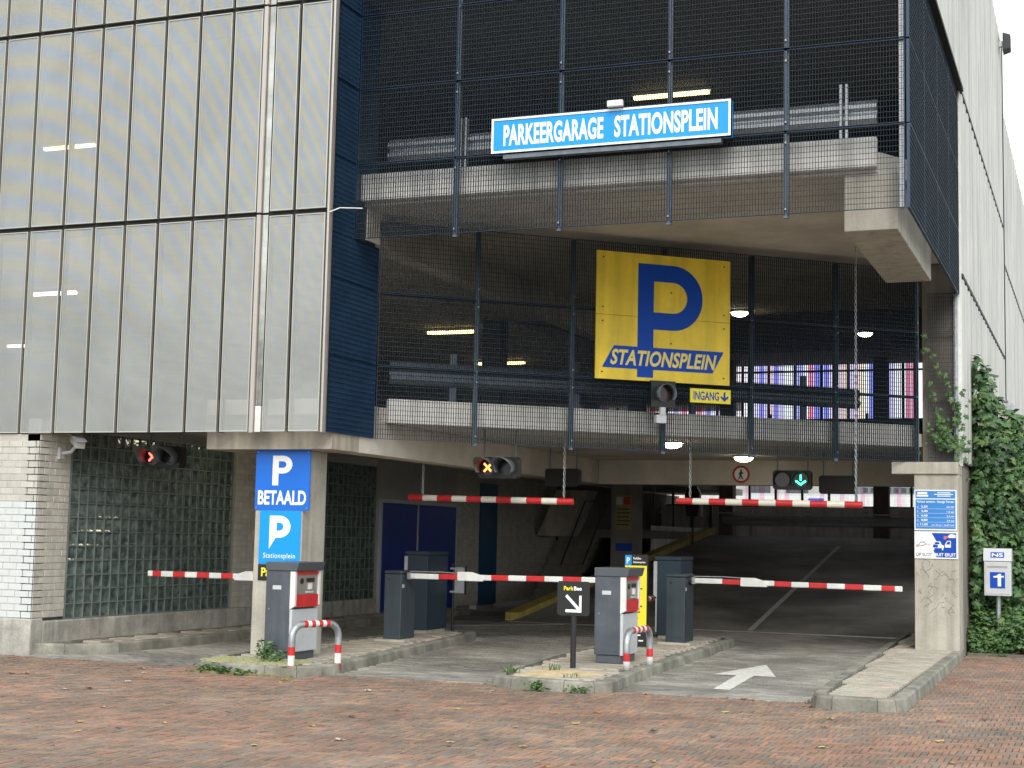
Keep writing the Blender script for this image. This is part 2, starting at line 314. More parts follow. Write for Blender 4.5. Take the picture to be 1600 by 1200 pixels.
ISL1 = [(-10.5, 23.4), (-10.5, 17.0), (-10.42, 16.35), (-10.22, 15.92), (-9.85, 15.74), (-9.2, 15.70), (-8.84, 15.82), (-8.66, 16.1), (-8.62, 16.45), (-8.9, 18.3), (-9.2, 20.5), (-9.47, 22.6), (-9.62, 23.15), (-9.95, 23.45)]
ISL2 = [(-6.98, 24.5), (-6.98, 19.6), (-6.75, 17.6), (-6.62, 16.6), (-6.50, 16.22), (-6.2, 16.0), (-5.55, 15.92), (-5.22, 15.98), (-5.08, 16.2), (-5.12, 16.6), (-5.25, 18.0), (-5.35, 20.2), (-5.55, 24.2), (-5.75, 24.6), (-6.3, 24.75)]
PAVE = [(-3.3, 27.9), (-3.15, 23.0), (-2.95, 18.0), (-2.86, 16.2), (-2.78, 15.92), (-2.6, 15.80), (-2.15, 15.82), (-1.98, 15.92), (-1.90, 16.15), (-1.92, 18.5), (-1.98, 23.9), (-2.6, 24.3), (-2.7, 27.9)]
def inside(p, poly):
    x, y = p; c = False; j = len(poly) - 1
    for i in range(len(poly)):
        (xi, yi), (xj, yj) = poly[i], poly[j]
        if (yi > y) != (yj > y) and x < (xj - xi) * (y - yi) / (yj - yi) + xi: c = not c
        j = i
    return c
def near_poly(p, poly, d):
    if inside(p, poly): return True
    for k in range(8):
        if inside((p[0] + d * cos(k * pi / 4), p[1] + d * sin(k * pi / 4)), poly): return True
    return False
street = MB(); street.add([(-22, 5, -0.03), (6, 5, -0.03), (6, 16.3, -0.03), (-22, 16.3, -0.03)], [(0, 1, 2, 3)])
street.add([(-1.97, 16.3, -0.03), (6, 16.3, -0.03), (6, 25.0, -0.03), (-1.97, 25.0, -0.03)], [(0, 1, 2, 3)])
street = tag(street.build('street', joint_m, origin=(-8, 10, -0.03)), 'street paved in reddish and grey clinker bricks', kind='structure')
# clinker bricks: waal format, herringbone (4:1) aligned with the building
BL, BW = 0.208, 0.052
def herring(x0, x1, y0, y1):
    """herringbone of 4:1 bricks: in every 5-cell diagonal the pattern repeats"""
    nx0, nx1, ny0, ny1 = int(x0 / BW) - 5, int(x1 / BW) + 5, int(y0 / BW) - 5, int(y1 / BW) + 5
    for j in range(ny0, ny1):
        for i in range(nx0, nx1):
            k = (i - j) % 8
            if k == 0: yield (i * BW, j * BW, BL, BW)                 # brick along x, 4 cells wide
            elif k == 7: yield (i * BW, j * BW, BW, BL)               # brick along y, 4 cells deep starting here
def brick_mesh(name, lx, ly, m, h=0.055):
    b = MB(); e = 0.004; b.add([(e, e, 0), (lx - e, e, 0), (lx - e, ly - e, 0), (e, ly - e, 0), (0.002, 0.002, -0.005), (lx - 0.002, 0.002, -0.005), (lx - 0.002, ly - 0.002, -0.005), (0.002, ly - 0.002, -0.005),
        (0.002, 0.002, -h), (lx - 0.002, 0.002, -h), (lx - 0.002, ly - 0.002, -h), (0.002, ly - 0.002, -h)],
        [(0, 1, 2, 3)] + [(4 + i, 4 + (i + 1) % 4, (i + 1) % 4, i) for i in range(4)] + [(8 + i, 8 + (i + 1) % 4, 4 + (i + 1) % 4, 4 + i) for i in range(4)])
    me = bpy.data.meshes.new(name); me.from_pydata(b.v, [], b.f); me.materials.append(m); me.update(); return me
def in_street(cx, cy):
    if cy > 16.3:
        if cx < -1.95 or cy > 24.7: return False
    if cx > 1.2 or cx < -17: return False
    # frustum cull with margin
    if cx < -0.98 * cy - 0.2 or cx > 0.02 * cy + 0.2: return False
    for pl in (ISL1, ISL2, PAVE):
        if near_poly((cx, cy), pl, 0.03): return False
    return True
rnd = random.Random(3)
cand = []
for (x, y, lx, ly) in herring(-17, 1.3, 8.5, 24.8):
    cx, cy = x + lx / 2, y + ly / 2
    if not in_street(cx, cy): continue
    cand.append((cy, x, y, lx, ly))
cand.sort()
def tone(cx, cy):
    k = 0.8 * sin(cx * 1.3 + 2 * sin(cy * 0.7)) + 0.8 * sin(cy * 1.9 + cx * 0.6) + rnd.gauss(0, 1.4)
    return min(7, max(0, int((k + 3.2) / 6.4 * 8)))
brick_me = {}
vis = [c for c in cand if -0.82 * c[0] < c[1] < -0.10 * c[0] and c[0] > 10.2]
sel = set(id(c) for c in vis[:300])
rest = MB()
for c in cand:
    cy, x, y, lx, ly = c; dz = rnd.uniform(-0.004, 0.003); tn = tone(x, y)
    if id(c) in sel:
        key = (lx > ly, tn)
        if key not in brick_me: brick_me[key] = brick_mesh('clinker_brick', lx, ly, rb_mat[tn])
        link('brick', brick_me[key], street, (x, y, dz), 0)
    else:
        e = 0.0045; t = [rnd.uniform(-0.002, 0.002) for _ in range(4)]; h = dz
        rest.add([(x + e, y + e, h + t[0]), (x + lx - e, y + e, h + t[1]), (x + lx - e, y + ly - e, h + t[2]), (x + e, y + ly - e, h + t[3]),
                  (x + 0.001, y + 0.001, h - 0.03), (x + lx - 0.001, y + 0.001, h - 0.03), (x + lx - 0.001, y + ly - 0.001, h - 0.03), (x + 0.001, y + ly - 0.001, h - 0.03)],
                 [(0, 1, 2, 3), (4, 5, 1, 0), (5, 6, 2, 1), (6, 7, 3, 2), (7, 4, 0, 3)], tn)
tag(rest.build('brick_paving', rb_mat, street), kind='stuff')

# driveway in grey concrete pavers, Y 16.3 .. 28.2
drive = MB(); drive.add([(-13.39, 16.3, -0.032), (-1.98, 16.3, -0.032), (-1.98, 28.2, -0.032), (-13.39, 28.2, -0.032)], [(0, 1, 2, 3)])
drive = tag(drive.build('driveway', joint_m, origin=(-8, 20, -0.032)), 'driveway of grey concrete pavers leading under the garage', kind='structure')
pme = {}; prest = MB(); cnt = 0
PL, PW = 0.21, 0.105; rows = int((28.2 - 16.3) / PW)
for j in range(rows):
    y = 16.3 + j * PW; off = (j % 2) * PL / 2
    for i in range(-1, 56):
        x = -13.39 + i * PL + off; cx, cy = x + PL / 2, y + PW / 2
        if x < -13.38 or x + PL > -2.9: continue
        if any(near_poly((cx, cy), pl, 0.05) for pl in (ISL1, ISL2, PAVE)) or (cx < -12.6 and cy > 16.9): continue
        dz = rnd.uniform(-0.003, 0.002); tn = rnd.choice((0, 0, 1, 2, 3))
        if cnt < 300 and x > -9.0 and y < 19.5:
            cnt += 1
            if tn not in pme: pme[tn] = brick_mesh('paver_block', PL, PW, pv_mat[tn])
            link('paver', pme[tn], drive, (x, y, dz), 0)
        else:
            e = 0.007; prest.add([(x + e, y + e, dz), (x + PL - e, y + e, dz), (x + PL - e, y + PW - e, dz), (x + e, y + PW - e, dz), (x + 0.001, y + 0.001, dz - 0.03), (x + PL - 0.001, y + 0.001, dz - 0.03), (x + PL - 0.001, y + PW - 0.001, dz - 0.03), (x + 0.001, y + PW - 0.001, dz - 0.03)],
                [(0, 1, 2, 3), (4, 5, 1, 0), (5, 6, 2, 1), (6, 7, 3, 2), (7, 4, 0, 3)], tn)
tag(prest.build('paver_field', pv_mat, drive), kind='stuff')
# white arrow and lane marks (thin paint)
arrow = [(-4.17, 17.17), (-3.98, 17.17), (-4.12, 19.12), (-3.85, 19.12), (-4.33, 20.85), (-4.62, 19.03), (-4.33, 19.05)]
mk = MB().prism(arrow, 0.004, 0.008).build('lane_arrow', road_white, drive)
tag(MB().prism([(-11.45, 26.1), (-11.3, 26.05), (-9.75, 27.95), (-9.9, 28.0)], 0.004, 0.008).build('lane_line', road_white, drive))

# islands with kerb stones and pavers
def island(name, poly, label, cat, tile, mats_, zt=0.12, kw=0.13, maxn=290, tl=(0.21, 0.105)):
    root = tag(MB().prism(poly, -0.05, zt - 0.035).build(name, joint_m, origin=(sum(p[0] for p in poly) / len(poly), sum(p[1] for p in poly) / len(poly), 0)), label, cat)
    cxm = sum(p[0] for p in poly) / len(poly); cym = sum(p[1] for p in poly) / len(poly)
    area = sum(poly[i][0] * poly[(i + 1) % len(poly)][1] - poly[(i + 1) % len(poly)][0] * poly[i][1] for i in range(len(poly)))
    sg = 1 if area > 0 else -1
    n = len(poly); inn = []
    for i in range(n):
        p0, p1, p2 = Vector(poly[i - 1]), Vector(poly[i]), Vector(poly[(i + 1) % n])
        d = ((p1 - p0).normalized() + (p2 - p1).normalized()).normalized(); nn = Vector((-d.y, d.x)) * sg
        inn.append(p1 + nn * kw)
    out2 = [p1 + (p1 - q).normalized() * 0.02 for p1, q in zip([Vector(p) for p in poly], inn)]
    for i in range(n):
        j = (i + 1) % n; a, b, c, d = Vector(poly[i]), Vector(poly[j]), inn[j], inn[i]
        L = (b - a).length; k = max(1, round(L / 1.0))
        for q in range(k):
            g0, g1 = q / k + 0.004 / L, (q + 1) / k - 0.004 / L
            A, B, C_, D = a.lerp(b, g0), a.lerp(b, g1), d.lerp(c, g1), d.lerp(c, g0)
            oi = (A - D).normalized() * 0.02; oj = (B - C_).normalized() * 0.02
            z = zt + rnd.uniform(-0.004, 0.004)
            m = MB(); m.add([(*(A + oi), -0.05), (*(B + oj), -0.05), (*C_, -0.05), (*D, -0.05), (*A, z - 0.02), (*B, z - 0.02), (*C_, z), (*D, z), (*(A - oi * 1.0), z), (*(B - oj * 1.0), z)],
                [(0, 1, 5, 4), (4, 5, 9, 8), (8, 9, 6, 7), (1, 2, 6, 9, 5), (3, 0, 4, 8, 7), (2, 3, 7, 6)])
            m.build('kerb_stone', kerb_m, root)
    x0, x1 = min(p[0] for p in poly), max(p[0] for p in poly); y0, y1 = min(p[1] for p in poly), max(p[1] for p in poly)
    ip = [tuple(p) for p in inn]; me_ = {}; c = 0; restm = MB()
    tw, th = tl; j = 0; y = y0
    while y < y1:
        x = x0 + (j % 2) * tw / 2 - tw
        while x < x1:
            pts = [(x, y), (x + tw, y), (x + tw, y + th), (x, y + th)]
            if all(inside(p, ip) for p in pts):
                tn = rnd.choice((0, 0, 1, 1, 2, 3))
                dz = zt + rnd.uniform(-0.008, 0.0)
                if c < maxn:
                    if tn not in me_: me_[tn] = brick_mesh('island_paver', tw, th, mats_[tn])
                    link('paver', me_[tn], root, (x, y, dz), 0); c += 1
                else: restm.box(x + 0.003, x + tw - 0.003, y + 0.003, y + th - 0.003, dz - 0.03, dz, tn)
            x += tw
        y += th; j += 1
    if restm.v: tag(restm.build('paver_field', mats_, root), kind='stuff')
    return root
island('traffic_island', ISL1, 'kerbed traffic island carrying the concrete column and leftmost ticket machine', 'traffic island', None, ip_mat, tl=(0.3, 0.15))
island('traffic_island', ISL2, 'kerbed traffic island with yellow sand patch and black arrow sign', 'traffic island', None, ip_mat, tl=(0.3, 0.15))
island('pavement', PAVE, 'narrow kerbed pavement of buff pavers running to the tariff sign pillar', 'pavement', None, ip_mat, zt=0.13, maxn=298, tl=(0.2, 0.1))
# left raised walk beside the glass block wall
walk = [(-13.39, 16.72), (-12.95, 16.85), (-12.55, 17.5), (-12.45, 19.0), (-12.62, 23.0), (-12.62, 30), (-13.39, 30)]
island('walkway', walk, 'raised concrete walkway along the glass block wall', 'walkway', None, ip_mat, zt=0.13, tl=(0.3, 0.3))

# ramp going up
RS = 0.113
ramp = MB(); ramp.add([(-11.0, 28.2, 0.0), (-2.1, 28.2, 0.0), (-2.1, 44.5, 0.113 * 16.3), (-11.0, 44.5, 0.113 * 16.3), (-11.0, 28.2, -0.3), (-2.1, 28.2, -0.3), (-2.1, 44.5, 1.4), (-11.0, 44.5, 1.4)],
    [(0, 1, 2, 3), (4, 5, 1, 0), (5, 6, 2, 1), (7, 4, 0, 3)])
ramp = tag(ramp.build('ramp', asphalt, origin=(-6.5, 28.2, 0)), 'dark asphalt ramp climbing to the half level', kind='structure')
rz = lambda y: RS * (y - 28.2)
tag(MB().add([(-6.25, 28.35, rz(28.35) + .006), (-6.14, 28.35, rz(28.35) + .006), (-6.71, 42.3, rz(42.3) + .006), (-6.82, 42.3, rz(42.3) + .006)], [(0, 1, 2, 3)]).build('ramp_line', road_white, ramp))
boxpart('drain_strip', (-11.0, -3.3, 28.13, 28.21, -0.02, 0.012), steel, ramp)
tag(MB().add([(-13.39, 28.2, 0.0), (-11.0, 28.2, 0.0), (-11.0, 37.5, 0.0), (-13.39, 37.5, 0.0)], [(0, 1, 2, 3)]).build('side_passage', asphalt), kind='structure')

# ------------------------------------------------------------------ parking garage
GAR = empty('parking_garage', (-9.0, 20.0, 0.0), 'multi-storey parking garage with perforated metal facade and navy steel gratings', 'parking garage')
G0 = Vector((-9.1, 18.15, 0)); GU = Vector((0.7604, 0.6495, 0)); GN = Vector((0.6495, -0.7604, 0)); GL = 8.65
def gp(s, d=0.0, z=0.0): return G0 + GU * s + GN * d + Z3 * z
# -- perforated facade on the left
FX = [-15.9, -15.35, -14.83, -14.29, -13.731, -13.167, -12.656, -12.155, -11.632, -11.09, -10.583, -10.115]
FX2 = [-9.955, -9.573, -9.095]
LV = [(2.94, 5.76), (5.79, 8.54), (8.57, 11.4)]
FY = 16.65
def fpanel(x0, x1, z0, z1):
    gap = 0.024; x0 += gap; x1 -= gap; z0 += 0.012; z1 -= 0.022; r = 0.013
    fr = MB(); fr.box(x0, x0 + r, FY, FY + 0.045, z0, z1).box(x1 - r, x1, FY, FY + 0.045, z0, z1).box(x0 + r, x1 - r, FY, FY + 0.045, z0, z0 + r).box(x0 + r, x1 - r, FY, FY + 0.045, z1 - r, z1)
    o = fr.build('facade_panel', alu, GAR)
    sh = MB().add([(x0 + r, FY + 0.012, z0 + r), (x1 - r, FY + 0.012, z0 + r), (x1 - r, FY + 0.012, z1 - r), (x0 + r, FY + 0.012, z1 - r)], [(0, 1, 2, 3)])
    sh.build('perforated_sheet', perf, o)
for z0, z1 in LV:
    for xs in (FX, FX2):
        for a, b in zip(xs, xs[1:]): fpanel(a, b, z0, z1)
    boxpart('cover_strip', (-10.115, -10.06, FY - 0.01, FY + 0.05, z0, z1), alu_rail, GAR)
    boxpart('mirror_strip', (-10.05, -9.965, FY + 0.03, FY + 0.05, z0 + (0.35 if z0 < 3 else 0.0), z1), mirror_m, GAR)
boxpart('infill_plate', (-10.05, -9.965, FY + 0.02, FY + 0.05, 2.95, 3.28), white_m, GAR)
for x in FX[:-1] + FX2:   # dark carrier rails behind the joints
    boxpart('carrier_rail', (x - 0.03, x + 0.03, FY + 0.06, FY + 0.12, 2.95, 11.4), black_m, GAR)
for z in (5.775, 8.555): boxpart('joint_rail', (-15.9, -9.1, FY + 0.055, FY + 0.075, z - 0.05, z + 0.05), black_m, GAR)
boxpart('corner_trim', (-9.095, -9.065, FY + 0.0, FY + 0.10, 2.94, 11.4), alu_rail, GAR, 0.004)
# -- grating panels
gr_cache = {}
def grating(o, rz_, w, h, bars=navy_bar, frame=navy, pitch=0.0345, rod=0.066):
    key = (round(w, 3), round(h, 3), bars.name)
    if key not in gr_cache:
        f = MB(); t = 0.005; d = 0.035
        f.box(0, w, 0, d, 0, t).box(0, w, 0, d, h - t, h).box(0, t, 0, d, t, h - t).box(w - t, w, 0, d, t, h - t)
        b = MB(); n = max(1, round(w / pitch))
        for i in range(1, n): b.box(i * w / n - 0.0014, i * w / n + 0.0014, 0.004, 0.028, t, h - t)
        n = max(1, round(h / rod))
        for i in range(1, n): b.box(t, w - t, -0.001, 0.005, i * h / n - 0.0025, i * h / n + 0.0025)
        ms = []
        for q, m in ((f, frame), (b, bars)):
            me = bpy.data.meshes.new('grating'); me.from_pydata(q.v, [], q.f); me.materials.append(m); me.update(); ms.append(me)
        gr_cache[key] = ms
    a, b = gr_cache[key]
    p = link('grating_panel', a, GAR, o, rz_)
    c = bpy.data.objects.new('grating_bars', b); COL.objects.link(c); c.parent = p; c['kind'] = 'stuff'; WO[c] = Vector(o)
    return p
UPX = [-9.08, -7.67, -6.25, -4.84, -3.41, -2.02]
for a, b in zip(UPX, UPX[1:]):
    for z in (5.53, 6.53, 7.54, 8.55): grating((a + 0.012, 17.4, z + 0.008), 0, b - a - 0.024, 0.985)
for x in UPX[1:-1]:
    q = MB().box(x - 0.03, x + 0.03, 17.445, 17.50, 5.50, 9.6).build('grating_post', post_m, GAR)
    for z in (6.4, 6.65, 7.4, 7.65, 5.6): MB().tube([(x, 17.445, z), (x, 17.42, z)], 0.014, 6).build('bolt', galv, q)
MB().box(-2.10, -2.05, 17.44, 17.50, 5.53, 9.6).build('grating_post', galv, GAR)
for z in (6.535, 7.545): boxpart('grating_rail', (-9.05, -2.1, 17.445, 17.475, z - 0.02, z + 0.02), black_m, GAR)
# side gratings of the overhang (X = -2.0)
for a, b in ((17.42, 19.02), (19.03, 20.64), (20.65, 22.26), (22.27, 23.85)):
    for z in (5.53, 6.53, 7.54, 8.55): grating((-1.98, a, z + 0.008), pi / 2, b - a, 0.985 if z < 8 else 0.3)
# return gratings beside the facade
for z in (5.53, 6.53, 7.54, 8.55): grating((-9.07, 16.77, z + 0.008), pi / 2, 0.60, 0.985, bars=navy)
for k, z in enumerate((2.95, 3.95, 4.95)): grating((-9.07, 16.77, z + 0.008), pi / 2, 1.34, 0.985 if k < 2 else 0.58, bars=navy)
boxpart('return_backing', (-9.16, -9.13, 16.75, 18.1, 2.96, 9.6), navy, GAR)
# lower slanting gratings
LS = [0.02 + k * 1.4255 for k in range(7)]
for a, b in zip(LS, LS[1:]):
    for z, h in ((2.95, 0.985), (3.95, 0.985), (4.95, 0.97)):
        o = gp(a + 0.012, 0, z + 0.008); grating(o, math.atan2(0.6495, 0.7604), b - a - 0.024, h)
for s_ in LS[1:]:
    q = MB().obox(gp(s_, -0.075, 4.42), GU, GN, Z3, 0.03, 0.03, 1.5).build('grating_post', post_m, GAR)
    for z in (3.05, 3.8, 4.05, 4.85, 5.1): MB().tube([gp(s_, -0.045, z), gp(s_, -0.02, z)], 0.014, 6).build('bolt', galv, q)
for z in (3.945, 4.945): MB().obox(gp(GL / 2, -0.06, z), GU, GN, Z3, GL / 2 - 0.06, 0.012, 0.02).build('grating_rail', black_m, GAR)
# last straight piece in front of the pillar
for z in (2.96, 3.96, 4.96): grating((-2.45, 23.80, z), 0, 0.40, 0.98 if z < 4.9 else 0.6)
boxpart('grating_post', (-2.07, -2.01, 23.83, 23.89, 2.95, 5.55), galv, GAR)
# -- slabs, parapets, beams
slab1 = [(-26, 17.0), (-9.13, 17.0), (-9.13, 18.38), tuple(gp(0.3, -0.3)[:2]), tuple(gp(8.6, -0.3)[:2]), (-2.08, 24.1), (-2.08, 28.4), (-11.2, 28.4), (-11.2, 50), (-26, 50)]
MB().prism(slab1, 3.20, 3.40).build('floor_slab', soffit_m, GAR)
slab2 = [(-26, 18.3), (-9.2, 18.3), (-9.2, 17.75), (-2.4, 17.75), (-2.08, 18.3), (-2.08, 28.4), (-11.2, 28.4), (-11.2, 50), (-26, 50)]
MB().prism(slab2, 6.05, 6.30).build('floor_slab', soffit_m, GAR)
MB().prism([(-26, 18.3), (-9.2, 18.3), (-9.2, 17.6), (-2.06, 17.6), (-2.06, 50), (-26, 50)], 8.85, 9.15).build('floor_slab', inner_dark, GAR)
MB().prism([(-26, 16.75), (-2.06, 17.5), (-2.06, 50), (-26, 50)], 11.5, 11.8).build('roof_slab', concrete, GAR)
MB().obox(gp(4.45, -0.24, 3.36), GU, GN, Z3, 4.2, 0.06, 0.165).build('parapet', parapet_m, GAR, bevel=0.008)
MB().box(-9.15, -2.39, 17.64, 17.76, 6.10, 6.46).build('parapet', parapet_m, GAR, bevel=0.008)
boxpart('edge_beam', (-10.95, -9.1, 16.98, 17.75, 2.745, 3.0), concrete, GAR, 0.008)
boxpart('edge_beam', (-9.42, -9.1, 17.751, 28.3, 2.745, 3.197), soffit_m, GAR, 0.008)
boxpart('cross_beam', (-9.09, -2.1, 27.9, 28.3, 2.735, 3.198), soffit_m, GAR, 0.008)
boxpart('bracket_beam', (-2.78, -2.16, 17.76, 21.47, 5.36, 6.048), concrete_light, GAR, 0.012)
boxpart('ceiling_beam', (-9.4, -9.1, 17.8, 28.3, 5.6, 6.048), soffit_m, GAR)
for z_ in (6.0, 8.8): boxpart('blackout_strip', (-26, -9.2, 18.2, 18.28, z_, z_ + 0.4), black_m, GAR)  # black strips added to hide the lit slab edges behind the perforated sheets
boxpart('left_blackout', (-26, -10.96, 16.9, 16.96, 2.96, 3.42), black_m, GAR)  # added black strip, keeps the lit slab front from showing through the panels
# pillar at right with corbel
boxpart('pillar', (-2.65, -2.0, 23.62, 24.3, 0.1, 2.76), concrete_light, GAR, 0.012)
boxpart('corbel', (-2.98, -2.0, 23.58, 24.3, 2.762, 2.945), concrete_light, GAR, 0.01)
boxpart('pillar', (-2.55, -2.06, 23.92, 24.4, 2.95, 6.04), concrete_dark, GAR, 0.01)
# column at left under the facade
boxpart('column', (-10.26, -9.56, 17.12, 17.74, 0.08, 2.744), concrete_light, GAR, 0.012)
# upper interior: ramps between half levels, far deck, columns, walls
for zb in (3.15, 6.02):
    MB().add([(-11.0, 28.4, zb), (-2.1, 28.4, zb), (-2.1, 44.5, zb + 1.3), (-11.0, 44.5, zb + 1.3), (-11.0, 28.4, zb + 0.25), (-2.1, 28.4, zb + 0.25), (-2.1, 44.5, zb + 1.55), (-11.0, 44.5, zb + 1.55)],
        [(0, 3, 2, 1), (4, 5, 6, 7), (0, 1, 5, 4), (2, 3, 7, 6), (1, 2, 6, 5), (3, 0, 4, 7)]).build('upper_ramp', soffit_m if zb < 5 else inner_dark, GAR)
    boxpart('half_deck', (-26, -2.1, 44.6, 48, zb + 1.3, zb + 1.55), soffit_m, GAR)
boxpart('half_deck', (-26, -2.1, 44.52, 48, 1.5, 1.84), asphalt, GAR)
boxpart('half_deck', (-13.3, -11.25, 37.6, 44.5, 1.7, 1.92), concrete_dark, GAR)
for zf in (1.84, 4.7, 7.57): boxpart('rear_parapet', (-26, -2.1, 47.8, 47.95, zf, zf + (0.95 if zf < 2 else 0.85)), parapet_m if zf < 2 else concrete_dark, GAR)
for x, y in ((-10.95, 46.5), (-6.2, 46.5), (-15.5, 46.5)):
    boxpart('rear_column', (x - 0.22, x + 0.22, y, y + 0.45, 1.84, 8.84), concrete_dark, GAR)
for x, y in ((-11.4, 27.9), (-15.5, 27.9), (-11.4, 38.0)):
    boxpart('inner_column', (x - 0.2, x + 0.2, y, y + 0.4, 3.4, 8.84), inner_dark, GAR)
for b_ in ((24.41, 28.8, 0.0, 2.9), (28.8, 35.3, 0.0, 1.5), (35.3, 50, 0.0, 2.9), (24.41, 50, 2.9, 8.8)): boxpart('side_wall', (-2.1, -2.001, *b_), inner_dark if b_[3] > 5 else concrete_dark, GAR)  # low middle piece leaves an invented opening that lets daylight onto the ramp
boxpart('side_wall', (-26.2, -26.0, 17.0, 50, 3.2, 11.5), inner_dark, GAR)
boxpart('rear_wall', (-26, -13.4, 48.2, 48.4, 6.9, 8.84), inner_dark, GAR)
# guard rails (W profile)
def guard(a, b, z, parent, nposts, m=galv, name='guard_rail', ph=0.75, pd=0.08):
    a, b = Vector(a), Vector(b); d = (b - a).normalized(); n = Vector((d.y, -d.x, 0))
    prof = [(-0.155, 0.0), (-0.13, 0.03), (-0.09, 0.075), (-0.05, 0.075), (-0.02, 0.02), (0.02, 0.02), (0.05, 0.075), (0.09, 0.075), (0.13, 0.03), (0.155, 0.0)]
    m1 = MB(); vs = []
    for e in (a, b):
        for q, o in prof: vs.append(e + Z3 * (z + q) + n * o)
    k = len(prof); m1.add(vs, [(i, i + 1, k + i + 1, k + i) for i in range(k - 1)])
    o = m1.build(name, m, parent)
    sm = o.modifiers.new('solid', 'SOLIDIFY'); sm.thickness = 0.004
    for i in range(nposts):
        c = a.lerp(b, (i + 0.5) / nposts) - n * 0.05
        MB().obox(c + Z3 * (z + 0.22 - ph / 2), d, n, Z3, 0.045, 0.03, ph / 2 + 0.1).build('guard_post', m, o)
    return o
guard((-9.0, 18.2, 0), (-2.45, 18.2, 0), 6.90, GAR, 0)
for x in (-7.85, -2.83):
    boxpart('guard_post', (x - 0.05, x - 0.015, 18.05, 18.12, 6.46, 7.24), galv, GAR); boxpart('guard_post', (x + 0.015, x + 0.05, 18.05, 18.12, 6.46, 7.24), galv, GAR)
guard(gp(0.4, -0.8), gp(8.0, -0.8), 3.95, GAR, 4, post_m, ph=0.5)
guard((-11.0, 46.3, 0), (-2.2, 46.3, 0), 2.32, GAR, 5, galv, ph=0.65)
guard((-26, 46.9, 0), (-2.2, 46.9, 0), 5.35, GAR, 8, post_m, ph=0.65)
boxpart('hand_rail', (-13.0, -2.2, 46.2, 46.25, 2.52, 2.57), white_m, GAR)
# ---------- left ground-floor wall (X = -13.39): brick, glass blocks, doors
def brickwall(name, o, u, n, L, z0, z1, mats_, bl=0.224, bh=0.092, d=0.007, maxn=300, light=None, zl=0):
    """wall core already thick; bricks proud of mortar by d. u along wall, n outward"""
    o, u, n = Vector(o), Vector(u), Vector(n)
    core = MB().obox(o + u * L / 2 + n * (-0.1) + Z3 * ((z0 + z1) / 2), u, n, Z3, L / 2, 0.1, (z1 - z0) / 2).build(name, mortar, GAR)
    rows_ = int((z1 - z0) / bh + 0.01); c = 0; cache = {}; restb = MB()
    allm = list(mats_) + ([light] if light else [])
    for r in range(rows_):
        x = -(r % 2) * bl / 2
        while x < L - 0.01:
            a, b = max(0, x) + 0.004, min(L, x + bl) - 0.004
            if b - a > 0.03:
                zb = z0 + r * bh + 0.004; zt = zb + bh - 0.009
                mi = len(mats_) if (light and zb < zl) else rnd.randrange(len(mats_))
                dd = d + rnd.uniform(-0.002, 0.002)
                if c < maxn:
                    key = (round(b - a, 3), mi)
                    if key not in cache:
                        w = b - a; q = MB(); q.add([Vector((0, 0, 0)), u * w, u * w + Z3 * (zt - zb), Z3 * (zt - zb), n * d + u * .004 + Z3 * .004, n * d + u * (w - .004) + Z3 * .004, n * d + u * (w - .004) + Z3 * (zt - zb - .004), n * d + u * .004 + Z3 * (zt - zb - .004)],
                            [(4, 5, 6, 7), (0, 1, 5, 4), (1, 2, 6, 5), (2, 3, 7, 6), (3, 0, 4, 7)])
                        me = bpy.data.meshes.new('brick'); me.from_pydata(q.v, [], q.f); me.materials.append(allm[mi]); me.update(); cache[key] = me
                    link('brick', cache[key], core, o + u * a + Z3 * zb + n * (dd - d), 0); c += 1
                else:
                    p0 = o + u * a + Z3 * zb; w = b - a; h = zt - zb
                    restb.add([p0, p0 + u * w, p0 + u * w + Z3 * h, p0 + Z3 * h, p0 + n * dd + u * .004 + Z3 * .004, p0 + n * dd + u * (w - .004) + Z3 * .004, p0 + n * dd + u * (w - .004) + Z3 * (h - .004), p0 + n * dd + u * .004 + Z3 * (h - .004)],
                        [(4, 5, 6, 7), (0, 1, 5, 4), (1, 2, 6, 5), (2, 3, 7, 6), (3, 0, 4, 7)], mi)
            x += bl
    if restb.v: tag(restb.build('brick_field', allm, core), kind='stuff')
    return core
WXl = -13.39
brickwall('brick_wall', (-15.8, 16.68, 0), X3, -Y3, 2.41, 0.46, 2.94, wb_mat, light=wbl_mat, zl=2.0)
brickwall('brick_wall', (WXl, 16.68, 0), Y3, X3, 0.68, 0.46, 3.15, wbd_mat)
brickwall('brick_wall', (WXl, 21.70, 0), Y3, X3, 2.97, 0.42, 3.15, wbd_mat)
brickwall('brick_wall', (WXl, 30.95, 0), Y3, X3, 1.33, 0.12, 3.15, wbd_mat)
brickwall('brick_wall', (WXl, 33.35, 0), Y3, X3, 4.2, 0.12, 3.15, wbd_mat)
MB().box(-15.8, WXl + 0.03, 16.64, 16.9, -0.05, 0.458).build('plinth', plinth_m, GAR, bevel=0.02)
MB().box(WXl - 0.2, WXl + 0.032, 16.9, 27.0, -0.05, 0.418).build('plinth', plinth_m, GAR, bevel=0.02)
